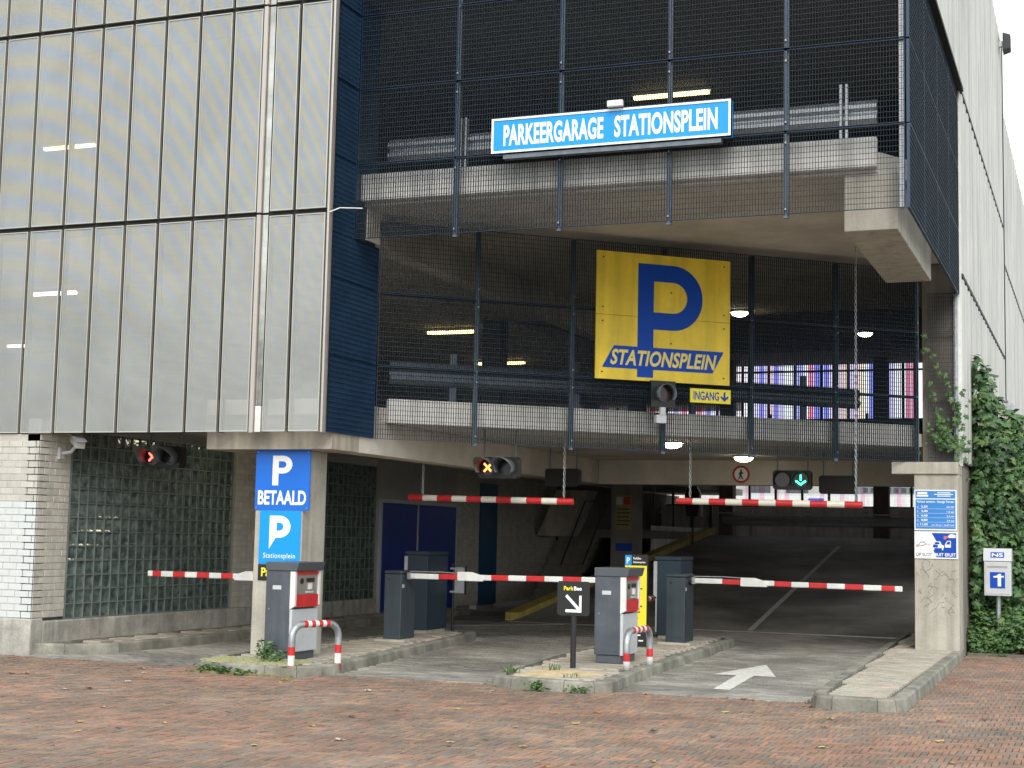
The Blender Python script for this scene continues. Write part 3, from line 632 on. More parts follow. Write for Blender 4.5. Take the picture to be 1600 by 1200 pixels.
def glasswall(y0, ny, nz, z0):
    core = MB().box(WXl - 0.12, WXl - 0.06, y0, y0 + ny * 0.2, z0, z0 + nz * 0.2).build('glass_block_wall', gframe_m, GAR)
    fr = MB()
    for i in range(ny + 1): fr.box(WXl - 0.055, WXl + 0.012, y0 + i * 0.2 - 0.008, y0 + i * 0.2 + 0.008, z0 - 0.01, z0 + nz * 0.2 + 0.01)
    for k in range(nz + 1): fr.box(WXl - 0.055, WXl + 0.008, y0 - 0.01, y0 + ny * 0.2 + 0.01, z0 + k * 0.2 - 0.008, z0 + k * 0.2 + 0.008)
    fr.build('block_joints', gframe_m, core)
    h = 0.091
    q = MB().add([(0, -h, -h), (0, h, -h), (0, h, h), (0, -h, h), (-0.010, -h + .02, -h + .02), (-0.010, h - .02, -h + .02), (-0.010, h - .02, h - .02), (-0.010, -h + .02, h - .02), (-0.05, -h, -h), (-0.05, h, -h), (-0.05, h, h), (-0.05, -h, h)],
        [(4, 5, 6, 7), (0, 1, 5, 4), (1, 2, 6, 5), (2, 3, 7, 6), (3, 0, 4, 7), (1, 0, 8, 9), (2, 1, 9, 10), (3, 2, 10, 11), (0, 3, 11, 8)])
    me = bpy.data.meshes.new('glass_block'); me.from_pydata(q.v, [], q.f); me.materials.append(glass_m); me.update()
    for i in range(ny):
        for k in range(nz): link('glass_block', me, core, (WXl, y0 + 0.1 + i * 0.2, z0 + 0.1 + k * 0.2), 0)
    return core
glasswall(17.38, 21, 13, 0.43)
glasswall(24.69, 11, 13, 0.40)
boxpart('inner_wall', (WXl - 0.2, WXl, 26.93, 30.95, 0.0, 3.15), inner_white, GAR)
for y0, y1 in ((27.12, 28.78), (28.84, 30.82)):
    d = boxpart('door', (WXl + 0.002, WXl + 0.05, y0, y1, 0.1, 2.30), door_blue, GAR, 0.006)
    MB().tube([(WXl + 0.05, y1 - 0.15, 1.05), (WXl + 0.10, y1 - 0.15, 1.05), (WXl + 0.10, y1 - 0.27, 1.05)], 0.012, 6).build('handle', galv, d)
fr = MB().box(WXl, WXl + 0.06, 27.04, 27.115, 0.05, 2.38).box(WXl, WXl + 0.06, 28.785, 28.835, 0.05, 2.30).box(WXl, WXl + 0.06, 30.825, 30.9, 0.05, 2.38).box(WXl, WXl + 0.06, 27.115, 30.825, 2.305, 2.38)
fr.build('door_frame', lgrey, GAR)
boxpart('steel_door', (WXl - 0.02, WXl + 0.03, 32.30, 33.33, 0.1, 2.9), teal_post, GAR)
boxpart('inner_wall', (WXl - 0.2, WXl - 0.022, 32.28, 33.35, 0.0, 3.15), inner_white, GAR)
boxpart('inner_wall', (WXl - 0.2, WXl, 37.55, 50, 0.0, 3.15), concrete_dark, GAR)
boxpart('rear_low_wall', (-13.39, -2.1, 48.0, 48.1, -0.1, 1.9), concrete_dark, GAR)
# ramp edge: yellow kerb and side wall
yk = MB()
yk.add([(-11.25, 28.6, 0.0), (-10.95, 28.6, 0.0), (-10.95, 45.4, rz(45.4)), (-11.25, 45.4, rz(45.4)), (-11.25, 28.6, 0.16), (-10.95, 28.6, 0.16), (-10.95, 45.4, rz(45.4) + 0.16), (-11.25, 45.4, rz(45.4) + 0.16)],
    [(4, 5, 6, 7), (0, 1, 5, 4), (1, 2, 6, 5), (2, 3, 7, 6), (3, 0, 4, 7)])
yk.build('ramp_kerb', yellow_paint, GAR)
MB().add([(-11.26, 39.5, 0.0), (-11.26, 45.4, 0.0), (-11.26, 45.4, 2.05), (-11.26, 39.5, 2.05), (-11.36, 39.5, 0), (-11.36, 45.4, 0), (-11.36, 45.4, 2.05), (-11.36, 39.5, 2.05)],
    [(0, 1, 2, 3), (7, 6, 5, 4), (3, 2, 6, 7), (0, 3, 7, 4)]).build('ramp_side_wall', parapet_m, GAR)
for y in (39.6, 41.6, 43.6): boxpart('rail_post', (-11.33, -11.29, y, y + 0.04, 2.05, 3.1), black_p, GAR)
boxpart('ramp_post', (-11.14, -11.05, 45.1, 45.19, 2.0, 2.95), black_p, GAR)
# stairs at the back left: flight with soffit, stringer and handrails; notice column
st = MB()
for k in range(9): st.box(-13.3, -12.2, 35.4 + k * 0.26, 35.66 + k * 0.26, 0.2 * k, 0.2 * (k + 1))
st.build('stair_flight', concrete_dark, GAR)
MB().ext([(0, 0), (1.6, 0), (2.6, 1.15), (1.0, 1.15)], (-13.3, 35.9, 1.72), X3 * 0.5, Z3, Y3 * 0.9).build('stair_soffit', concrete, GAR)
for q in ((-12.25, 35.3), (-11.95, 36.1)):
    MB().tube([(q[0] - 0.2, q[1], 1.0), (q[0] + 0.32, q[1] + 0.3, 2.6), (q[0] + 0.34, q[1] + 0.9, 2.6)], 0.02, 6).build('stair_handrail', black_p, GAR)
boxpart('notice_column', (-10.75, -10.10, 34.0, 34.4, 0.7, 4.4), concrete_dark, GAR)
# coloured rear facade: vertical glass strips with gaps
strip_cols = [(0.98, 0.98, 1.0), (0.86, 0.80, 0.98), (1.0, 1.0, 1.0), (0.68, 0.68, 0.97), (0.98, 0.82, 0.90), (0.98, 0.93, 0.80), (0.5, 0.52, 0.95), (0.95, 0.5, 0.65), (0.98, 0.97, 1.0)]
strip_m = []
for i, c in enumerate(strip_cols):
    m = bpy.data.materials.new('coloured_glass_%d' % i); m.use_nodes = True; N = m.node_tree.nodes; Lk = m.node_tree.links
    tl = N.new('ShaderNodeBsdfTransparent'); tl.inputs[0].default_value = (*c, 1); tb = N.new('ShaderNodeBsdfTranslucent'); tb.inputs[0].default_value = (*c, 1)
    mxs = N.new('ShaderNodeMixShader'); mxs.inputs[0].default_value = 0.08; Lk.new(tl.outputs[0], mxs.inputs[1]); Lk.new(tb.outputs[0], mxs.inputs[2]); Lk.new(mxs.outputs[0], N['Material Output'].inputs['Surface']); strip_m.append(m)
rs = random.Random(11)
for zb, zt, x0, x1 in ((5.5, 7.55, -18.5, -2.2), (2.8, 4.35, -14.0, -2.2)):
    fr = MB(); 
    x = x0; k = 0
    while x < x1:
        fr.box(x - 0.035, x + 0.035, 48.3, 48.4, zb, zt); x += 0.85
    fr.box(x0, x1, 48.31, 48.39, zt - 0.42, zt - 0.36); fr.box(x0, x1, 48.31, 48.39, zb, zb + 0.05)
    f_o = fr.build('rear_facade_frame', black_p, GAR)
    x = x0 + 0.05
    while x < x1:
        w = 0.16
        MB().box(x, x + w - 0.015, 48.33, 48.36, zb + 0.05, zt).build('glass_strip', rs.choice(strip_m) if zb > 5 else rs.choice((strip_m[0], strip_m[2], strip_m[8], strip_m[2], strip_m[4])), f_o); x += w
# ceiling lamps
def bulkhead(x, y, z, label):
    t = empty('ceiling_lamp', (x, y, z), label, 'lamp', 'bulkhead ceiling lamps')
    MB().tube([(x, y, z), (x, y, z - 0.03)], 0.19, 20).build('lamp_base', lgrey, t)
    prof = [(0.165, -0.03), (0.16, -0.055), (0.13, -0.085), (0.07, -0.105), (0.005, -0.11)]
    MB().tube([(x, y, z + d) for r, d in prof], [r for r, d in prof], 20).build('lamp_globe', lamp_glow, t, smooth=True)
bulkhead(-6.15, 22.5, 3.198, 'lit bulkhead ceiling lamp nearest the street behind the lower grating')
bulkhead(-5.9, 26.4, 3.198, 'lit bulkhead ceiling lamp above the round no-pedestrians sign')
bulkhead(-6.35, 28.0, 6.045, 'lit bulkhead ceiling lamp on the upper deck right of the yellow sign')
bulkhead(-5.0, 35.0, 6.54, 'lit bulkhead ceiling lamp on the upper deck before the coloured glass')
bulkhead(-12.2, 20.6, 3.198, 'lit bulkhead ceiling lamp beside the glass block wall')
def tubelamp(x0, x1, y, z, label, m=tube_glow):
    t = empty('tube_lamp', ((x0 + x1) / 2, y, z), label, 'lamp', 'tube ceiling lamps')
    boxpart('lamp_housing', (x0, x1, y - 0.06, y + 0.06, z - 0.05, z), lgrey, t)
    boxpart('lamp_tube', (x0 + 0.03, x1 - 0.03, y - 0.05, y + 0.05, z - 0.11, z - 0.05), m, t, 0.02)
tubelamp(-13.35, -12.15, 29.0, 6.04, 'lit yellow tube lamp left of the first grating post on the middle level')
tubelamp(-14.5, -13.2, 34.6, 6.04, 'lit yellow tube lamp above the guard rail far inside the middle level')
tubelamp(-6.95, -5.65, 22.8, 8.845, 'lit yellow tube lamp above the big blue name sign')
tubelamp(-18.5, -17.3, 22.7, 8.845, 'lit yellow tube lamp behind the upper perforated panels')
tubelamp(-18.5, -17.4, 22.5, 6.04, 'lit pinkish tube lamp behind the lower perforated panels', tube_white)
tubelamp(-24.4, -23.7, 29.0, 6.04, 'lit pinkish tube lamp at the left edge behind the perforated panels', tube_white)

# white ribbed cladding on the right side (X = -1.95)
def cladding(y0, y1, z0, z1, x=-1.95):
    o = boxpart('cladding_panel', (x - 0.045, x - 0.01, y0 + 0.03, y1 - 0.03, z0 + 0.03, z1 - 0.03), white_fac, GAR)
    n = max(1, int((y1 - y0) / 0.55)); rb = MB(); w = (y1 - y0 - 0.08) / n
    for i in range(n):
        a = y0 + 0.04 + i * w
        rb.add([(x - 0.01, a + 0.03 * w, z0 + .045), (x + 0.012, a + 0.15 * w, z0 + .045), (x + 0.012, a + 0.55 * w, z0 + .045), (x - 0.01, a + 0.67 * w, z0 + .045), (x - 0.01, a + 0.03 * w, z1 - .045), (x + 0.012, a + 0.15 * w, z1 - .045), (x + 0.012, a + 0.55 * w, z1 - .045), (x - 0.01, a + 0.67 * w, z1 - .045)],
            [(0, 1, 5, 4), (1, 2, 6, 5), (2, 3, 7, 6), (3, 2, 1, 0), (4, 5, 6, 7)])
    tag(rb.build('ribs', white_fac, o), kind='stuff')
for z0, z1 in ((2.95, 5.85), (5.85, 8.8)): cladding(23.95, 35.2, z0, z1)
for a, b in ((17.3, 23.95), (23.95, 35.2)):
    cladding(a, b, 8.8, 13.1)
for a, b in ((35.2, 47.0), (47.0, 58)):
    for z0, z1 in ((4.95, 8.0), (8.0, 11.6)): cladding(a, b, z0, z1)
for y0_, y1_, z_ in ((23.95, 35.2, 5.85), (23.95, 35.2, 8.8), (35.2, 58, 8.0)): boxpart('joint_gasket', (-2.0, -1.934, y0_, y1_, z_ - 0.03, z_ + 0.03), black_m, GAR)
boxpart('joint_gasket', (-2.0, -1.934, 35.12, 35.28, 4.95, 13.1), black_m, GAR); boxpart('joint_gasket', (-2.0, -1.934, 46.9, 47.1, 4.95, 11.6), black_m, GAR)
boxpart('corner_trim', (-2.03, -1.955, 23.885, 23.945, 2.9, 8.8), white_m, GAR)
boxpart('cladding_core', (-2.06, -2.0, 17.35, 35.2, 8.82, 13.1), black_m, GAR); boxpart('cladding_core', (-1.999, -1.997, 23.96, 35.2, 2.95, 8.8), black_m, GAR); boxpart('flashing', (-2.05, -1.90, 17.3, 23.95, 8.76, 8.815), black_m, GAR)
boxpart('cladding_core', (-2.06, -2.01, 35.2, 58, 0.0, 11.6), black_m, GAR)
boxpart('front_top', (-9.0, -2.06, 17.5, 17.6, 9.7, 13.1), navy, GAR)
fl = empty('floodlight', (-1.82, 34.17, 12.6), 'small black floodlight high on the white cladding edge', 'floodlight')
MB().ext([(0, 0), (0.16, 0.05), (0.16, 0.36), (0, 0.42)], (-1.86, 34.0, 12.58), X3, Z3, Y3 * 0.35).build('housing', black_p, fl, bevel=0.01); boxpart('bracket', (-1.94, -1.861, 34.13, 34.21, 12.72, 12.84), galv, fl); boxpart('lens', (-1.698, -1.692, 34.03, 34.32, 12.66, 12.91), lens_black, fl)
an = empty('annex_wall', (-1.93, 45, 0), 'low white annex wall with grey coping behind the ivy', 'wall')
boxpart('wall', (-2.0, -1.90, 35.3, 70, 0.9, 4.7), white_fac, an); boxpart('coping', (-2.0, -1.80, 35.25, 70, 4.7, 4.88), galv, an); boxpart('base', (-2.0, -1.82, 35.28, 70, -0.05, 0.9), concrete_light, an)

# ------------------------------------------------------------------ signs
def frame_sign(root, o, a, b, n, w, h, m, edge=None, t=0.03, ew=0.02):
    o, a, b, n = Vector(o), Vector(a), Vector(b), Vector(n)
    p = MB().ext([(0, 0), (w, 0), (w, h), (0, h)], o, a, b, n * -t).build('panel', m, root)
    if edge:
        f = MB()
        for x0, x1, y0, y1 in ((0, w, 0, ew), (0, w, h - ew, h), (0, ew, ew, h - ew), (w - ew, w, ew, h - ew)):
            f.ext([(x0, y0), (x1, y0), (x1, y1), (x0, y1)], o + n * -t * 0.5, a, b, n * (t * 0.5 + 0.012))
        f.build('frame', edge, root)
# big blue name sign
t = empty('name_sign', (-5.56, 17.2, 6.48), 'long blue name sign with white capital lettering and white frame', 'sign')
o = Vector((-7.1, 17.24, 6.49)); frame_sign(t, o, X3, Z3, -Y3, 3.07, 0.445, sign_cyan, sign_white, 0.12, 0.026)
mb = MB(); put2d(mb, text2d('PARKEERGARAGE', 0.035, 0, 1.05), o, X3, Z3, 0.16, 0.085, 1.32, 0.275, -Y3); put2d(mb, text2d('STATIONSPLEIN', 0.035, 0, 1.05), o, X3, Z3, 1.62, 0.085, 1.29, 0.275, -Y3)
mb.build('lettering', sign_white, t)
MB().box(-5.55, -5.35, 17.14, 17.2, 6.94, 7.02).build('bracket', white_m, t, bevel=0.01)
MB().box(-6.95, -4.15, 17.26, 17.36, 6.42, 6.475).build('mounting_rail', post_m, t)
# yellow P sign
t = empty('parking_sign', tuple(gp(4.2, 0.05, 3.94)), 'square yellow sign with big blue P and slanted blue banner', 'sign')
o = gp(3.18, 0.06, 3.945); SW, SH = 2.12, 1.84
for q in ((0, 0.92), (0.925, SH)):
    MB().ext([(0, q[0]), (SW, q[0]), (SW, q[1]), (0, q[1])], o, GU, Z3, GN * -0.025).build('panel', sign_yellow, t)
lp = loop_p(1.03, 1.44, 0.25, 0.66, 18); vs, fs = curve_loops(lp)
mb = MB(); mb.add([o + GU * (0.645 + p) + Z3 * (0.08 + 1.62 - 1.44 + q) + GN * 0.003 for p, q in vs], fs)
mb.add([o + GU * p + Z3 * q + GN * 0.003 for p, q in ((0.645, 0.05), (0.895, 0.05), (0.895, 0.27), (0.645, 0.27))], [(0, 1, 2, 3)])
mb.build('letter_p', deep_blue, t)
mb = MB(); mb.add([o + GU * p + Z3 * q + GN * 0.006 for p, q in ((0.10, 0.165), (1.84, 0.165), (2.02, 0.485), (0.28, 0.485))], [(0, 1, 2, 3)]); mb.build('banner', deep_blue, t)
mb = MB(); put2d(mb, text2d('STATIONSPLEIN', 0.03, 0.25, 1.03), o, GU, Z3, 0.225, 0.21, 1.68, 0.225, GN, lift=0.009); mb.build('lettering', letter_yellow, t)
mb = MB()
for p, q in ((0.1, 1.75), (2.02, 1.75), (0.1, 1.03), (2.02, 1.03), (0.1, 0.83), (2.02, 0.83), (0.1, 0.1), (2.02, 0.1), (1.17, 1.3), (1.17, 0.56)): mb.tube([o + GU * p + Z3 * q, o + GU * p + Z3 * q + GN * 0.01], 0.012, 6)
mb.build('bolts', black_p, t)
# INGANG sign
t = empty('entrance_sign', tuple(gp(4.95, 0.05, 3.68)), 'small yellow sign reading INGANG with blue down arrow', 'sign')
o = gp(4.67, 0.06, 3.675); frame_sign(t, o, GU, Z3, GN, 0.65, 0.205, park_yellow, None, 0.02)
mb = MB(); put2d(mb, text2d('INGANG', 0.02, 0, 1.02), o, GU, Z3, 0.05, 0.04, 0.41, 0.125, GN)
mb.add([o + GU * p + Z3 * q + GN * 0.003 for p, q in ((0.535, 0.17), (0.565, 0.17), (0.565, 0.09), (0.61, 0.115), (0.61, 0.085), (0.55, 0.03), (0.49, 0.085), (0.49, 0.115), (0.535, 0.09))], [tuple(range(9))])
mb.build('lettering', deep_blue, t)
# column signs
cy_ = 17.11
t = empty('paid_parking_sign', (-9.86, cy_, 1.965), 'blue sign reading P BETAALD, upper of two on the left column', 'sign')
o = Vector((-10.265, cy_, 1.965)); frame_sign(t, o, X3, Z3, -Y3, 0.80, 0.785, sign_blue, None, 0.02)
vs, fs = norm2d(curve_loops(loop_p(0.62, 1.0, 0.19, 0.6))); mb = MB(); put2d(mb, (vs, fs), o, X3, Z3, 0.25, 0.32, 0.29, 0.385, -Y3); put2d(mb, text2d('BETAALD', 0.03), o, X3, Z3, 0.045, 0.07, 0.71, 0.185, -Y3); mb.build('lettering', sign_white, t)
mb = MB()
for p, q in ((0.03, 0.03), (0.77, 0.03), (0.03, 0.755), (0.77, 0.755)): mb.tube([o + X3 * p + Z3 * q, o + X3 * p + Z3 * q - Y3 * 0.008], 0.009, 6)
mb.build('fixings', galv, t)
t = empty('station_parking_sign', (-9.86, cy_, 1.275), 'lighter blue sign with pointed white P, lower of two on the left column', 'sign')
o = Vector((-10.18, cy_ - 0.001, 1.275)); frame_sign(t, o, X3, Z3, -Y3, 0.605, 0.685, sign_lblue, None, 0.02)
vs, fs = norm2d(curve_loops(loop_p(0.62, 1.0, 0.21, 0.66, tail=True))); mb = MB(); put2d(mb, (vs, fs), o, X3, Z3, 0.15, 0.19, 0.31, 0.43, -Y3); put2d(mb, text2d('Stationsplein', 0.0, 0, 1.06), o, X3, Z3, 0.07, 0.055, 0.47, 0.085, -Y3); mb.build('lettering', sign_white, t)
t = empty('brand_strip', (-9.86, cy_, 1.05), 'black strip with yellow lettering below the blue column signs', 'sign')
o = Vector((-10.18, cy_ - 0.001, 1.06)); frame_sign(t, o, X3, Z3, -Y3, 0.605, 0.205, black_p, None, 0.02)
mb = MB(); put2d(mb, text2d('Park', 0.03), o, X3, Z3, 0.05, 0.05, 0.26, 0.115, -Y3); mb.build('lettering', park_yellow, t); mb = MB(); put2d(mb, text2d('Bee', 0.03), o, X3, Z3, 0.325, 0.05, 0.19, 0.115, -Y3); mb.build('lettering', sign_white, t)
# pillar signs on the right
py = 23.60
t = empty('tariff_sign', (-2.33, py, 1.91), 'blue tariff board with white price lines on the right pillar', 'sign')
o = Vector((-2.645, py, 1.915)); frame_sign(t, o, X3, Z3, -Y3, 0.62, 0.61, sign_white, None, 0.015)
mb = MB()
for x0, x1, y0, y1 in ((0.018, 0.602, 0.02, 0.465), (0.018, 0.602, 0.48, 0.592)): mb.add([o + X3 * p + Z3 * q - Y3 * 0.002 for p, q in ((x0, y0), (x1, y0), (x1, y1), (x0, y1))], [(0, 1, 2, 3)])
mb.build('blue_fields', tariff_blue, t)
mb = MB(); put2d(mb, text2d('Parkeer tarieven - Garage Terrein', 0.02), o, X3, Z3, 0.04, 0.405, 0.54, 0.042, -Y3, lift=0.004)
for k, (a_, b_) in enumerate((('2,20', 'per uur'), ('4,40', '1-2 uur'), ('6,60', '2-3 uur'), ('8,80', '3-4 uur'), ('11,00', 'per 24 uur / vanaf 4 uur'))):
    y = 0.335 - k * 0.067; put2d(mb, text2d('€', 0.01), o, X3, Z3, 0.04, y, 0.022, 0.03, -Y3, lift=0.004); put2d(mb, text2d(a_, 0.03), o, X3, Z3, 0.10 if k < 4 else 0.085, y, 0.095 if k < 4 else 0.11, 0.036, -Y3, lift=0.004)
    w = 0.11 if k < 4 else 0.33; put2d(mb, text2d(b_, 0.02), o, X3, Z3, 0.585 - w, y, w, 0.026, -Y3, lift=0.004)
    mb.add([o + X3 * p + Z3 * q - Y3 * 0.004 for p, q in ((0.04, y - 0.014), (0.585, y - 0.014), (0.585, y - 0.011), (0.04, y - 0.011))], [(0, 1, 2, 3)])
for x0, x1, y0, y1 in ((0.045, 0.19, 0.545, 0.575), (0.035, 0.205, 0.505, 0.535), (0.34, 0.53, 0.56, 0.572), (0.29, 0.57, 0.535, 0.547), (0.34, 0.53, 0.51, 0.522)):   # print too small to read: bars
    mb.add([o + X3 * p + Z3 * q - Y3 * 0.004 for p, q in ((x0, y0), (x1, y0), (x1, y1), (x0, y1))], [(0, 1, 2, 3)])
mb.build('lettering', sign_white, t)
t = empty('theft_warning_sign', (-2.33, py, 1.49), 'white and blue sign OP SLOT BUIT ERUIT with car picture on right pillar', 'sign')
o = Vector((-2.645, py, 1.49)); frame_sign(t, o, X3, Z3, -Y3, 0.63, 0.405, sign_white, None, 0.015)
def flat(polys, m, nm, lift):
    mb = MB()
    for pl in polys: mb.add([o + X3 * p + Z3 * q - Y3 * lift for p, q in pl], [tuple(range(len(pl)))])
    return mb.build(nm, m, t)
flat([[(0.32, 0.02), (0.61, 0.02), (0.61, 0.385), (0.25, 0.385), (0.335, 0.24), (0.27, 0.14)]], deep_blue, 'blue_field', 0.002)
flat([[(0.255, 0.16), (0.43, 0.16), (0.43, 0.20), (0.40, 0.205), (0.375, 0.26), (0.285, 0.26), (0.255, 0.20)], [(0.27, 0.13), (0.29, 0.13), (0.29, 0.16), (0.27, 0.16)], [(0.40, 0.13), (0.42, 0.13), (0.42, 0.16), (0.40, 0.16)], [(0.445, 0.17), (0.53, 0.17), (0.53, 0.27), (0.48, 0.27), (0.445, 0.215)], [(0.50, 0.315), (0.60, 0.315), (0.60, 0.36), (0.53, 0.375), (0.49, 0.345)]], sign_white, 'car_picture', 0.004)
flat([[(0.265, 0.17), (0.34, 0.165), (0.345, 0.205), (0.275, 0.215)], [(0.295, 0.215), (0.37, 0.215), (0.36, 0.25), (0.30, 0.25)], [(0.46, 0.215), (0.52, 0.215), (0.52, 0.26), (0.485, 0.26)]], deep_blue, 'car_windows', 0.006)
flat([[(0.425, 0.30), (0.45, 0.285), (0.47, 0.31), (0.50, 0.32), (0.49, 0.345), (0.455, 0.335), (0.43, 0.35)], [(0.155, 0.212), (0.235, 0.212), (0.235, 0.218), (0.155, 0.218)]], mat('pale_red', (0.7, 0.12, 0.14), 0.5), 'red_marks', 0.005)
mb = MB(); mb.tube([o + X3 * p + Z3 * q - Y3 * 0.003 for p, q in ((0.02, 0.20), (0.06, 0.20), (0.09, 0.245), (0.15, 0.245), (0.165, 0.215), (0.13, 0.195), (0.06, 0.185), (0.02, 0.18))], 0.004, 5); mb.build('hand_outline', black_p, t)
mb = MB(); put2d(mb, text2d('OP SLOT', 0.0), o, X3, Z3, 0.02, 0.035, 0.235, 0.05, -Y3, lift=0.004); mb.build('lettering', black_p, t)
mb = MB(); put2d(mb, text2d('BUIT ERUIT', 0.02), o, X3, Z3, 0.30, 0.035, 0.30, 0.05, -Y3, lift=0.004); mb.build('lettering', sign_white, t)
# graffiti scribbles on the pillar
rg = random.Random(5); mb = MB()
for k in range(26):
    x, z = -2.6 + rg.random() * 0.5, 0.72 + rg.random() * 0.68; pts = [(x, 23.612, z)]
    for q in range(rg.randint(2, 4)): x += rg.uniform(-0.08, 0.1); z += rg.uniform(-0.09, 0.09); pts.append((min(-2.03, max(-2.62, x)), 23.612, z))
    mb.tube(pts, 0.0025, 4)
mb.build('graffiti', mat('graffiti_grey', (0.34, 0.32, 0.275), 0.8), GAR)
# round no-pedestrians sign on the cross beam
t = empty('round_sign', (-6.28, 27.88, 2.77), 'round red and white sign forbidding pedestrians under the lamp', 'sign')
c = Vector((-6.28, 27.885, 2.935))
ring = lambda r, n=28: [(r * cos(2 * pi * k / n), r * sin(2 * pi * k / n)) for k in range(n)]
MB().ext(ring(0.165), c, X3, Z3, Y3 * 0.012).build('rim', red_dark, t); MB().ext(ring(0.125), c - Y3 * 0.003, X3, Z3, Y3 * 0.002).build('disc', sign_white, t)
mb = MB(); mb.add([c + X3 * p + Z3 * q - Y3 * 0.006 for p, q in ring(0.018, 10)], [tuple(range(10))])
mb.v = [(x, y, z + 0.075) for x, y, z in mb.v]
for a_, b_, w in (((0, 0.055), (-0.005, -0.02), 0.02), ((-0.005, -0.02), (-0.045, -0.095), 0.012), ((-0.005, -0.02), (0.035, -0.095), 0.012), ((0, 0.05), (-0.045, 0.0), 0.009), ((0, 0.05), (0.045, 0.01), 0.009)):
    mb.tube([c + X3 * a_[0] + Z3 * a_[1] - Y3 * 0.006, c + X3 * b_[0] + Z3 * b_[1] - Y3 * 0.006], w, 5)
mb.build('walking_figure', black_p, t)
# notices on the inner column
t = empty('notice_board', (-10.43, 33.95, 1.9), 'dim yellow notice with red panel on the inner column', 'notice')
boxpart('panel', (-10.64, -10.24, 33.96, 33.995, 1.9, 2.7), mat('dim_yellow', (0.30, 0.25, 0.07), 0.6), t); boxpart('red_field', (-10.43, -10.27, 33.95, 33.959, 2.48, 2.66), red_dark, t); boxpart('white_field', (-10.61, -10.45, 33.95, 33.959, 2.48, 2.66), lgrey, t)
for k in range(5): boxpart('text_line', (-10.60, -10.30 + 0.03 * (k % 2), 33.95, 33.958, 2.36 - k * 0.09, 2.39 - k * 0.09), black_p, t)
t = empty('direction_plate', (-10.4, 33.95, 1.35), 'small dark blue plate on the inner column below the notice', 'sign'); boxpart('panel', (-10.62, -10.22, 33.96, 33.995, 1.40, 1.58), deep_blue, t)

# ------------------------------------------------------------------ traffic signals
def signal(x, y, z, label, lit, hood=0.30, group='lane signals', back=False, dark=False):
    t = empty('lane_signal', (x, y, z), label, 'traffic light', group)
    w, h, d = 0.60, 0.30, 0.16
    MB().ext([(-w / 2 + .03, -h / 2), (w / 2 - .03, -h / 2), (w / 2, -h / 2 + .03), (w / 2, h / 2 - .03), (w / 2 - .03, h / 2), (-w / 2 + .03, h / 2), (-w / 2, h / 2 - .03), (-w / 2, -h / 2 + .03)], (x, y, z), X3, Z3, Y3 * d).build('housing', black_p, t)
    for q in (-0.24, 0.24): MB().tube([(x + q, y + d / 2, z + h / 2), (x + q, y + d / 2, 3.197)], 0.012, 6).build('hanger', post_m, t)
    if back: return t
    for k, q in enumerate((-0.145, 0.145)):
        cx = x + q
        MB().tube([(cx, y - 0.001, z), (cx, y - 0.012, z)], 0.115, 20).build('lens', lens_dark if k == 0 else lens_black, t)
        hd = MB(); n = 18; vs = []
        for yy, rr in ((y, 0.130), (y - hood, 0.137)):
            for i in range(n + 1):
                a = radians(-35) + radians(250) * i / n
                cut = 0.45 + 0.55 * max(0, sin(a)) if yy < y else 1
                vs.append((cx + rr * cos(a), y - (hood * cut if yy < y else 0), z + rr * sin(a)))
        hd.add(vs, [(i, i + 1, n + 2 + i, n + 1 + i) for i in range(n)])
        ho = hd.build('hood', black_p if dark else hood_grey, t, smooth=True)
        sm = ho.modifiers.new('solid', 'SOLIDIFY'); sm.thickness = 0.004
    kind, side, m = lit; cx = x + (-0.145 if side == 0 else 0.145); yy = y - 0.016
    sy = MB()
    if kind == 'x':
        for s1 in (1, -1): sy.obox((cx, yy, z), Vector((1, 0, s1)).normalized(), Vector((-s1, 0, 1)).normalized(), Y3, 0.082, 0.014, 0.003)
    else:
        sy.obox((cx, yy, z + 0.035), X3, Z3, Y3, 0.013, 0.045, 0.003)
        for s1 in (1, -1): sy.obox((cx + s1 * 0.036, yy, z - 0.045), Vector((s1, 0, 0.72)).normalized(), Vector((-0.72 * s1, 0, 1)).normalized(), Y3, 0.052, 0.014, 0.003)
    sy.build('lit_symbol', m, t)
    return t
signal(-12.30, 17.95, 2.70, 'hanging lane signal lit red in front of the glass block wall', ('x', 0, red_glow), 0.42)
signal(-7.95, 19.80, 2.655, 'hanging lane signal with orange lit cross above the middle lane', ('x', 0, orange_glow), 0.40)
signal(-4.53, 23.7, 2.665, 'hanging lane signal with green lit down arrow', ('arrow', 1, green_glow), 0.18, dark=True)
signal(-8.47, 24.0, 2.695, 'black back of hanging signal in the middle lane', None, back=True, group='signal backs')
signal(-4.03, 25.0, 2.645, 'black back of hanging signal right of the green arrow', None, back=True, group='signal backs')
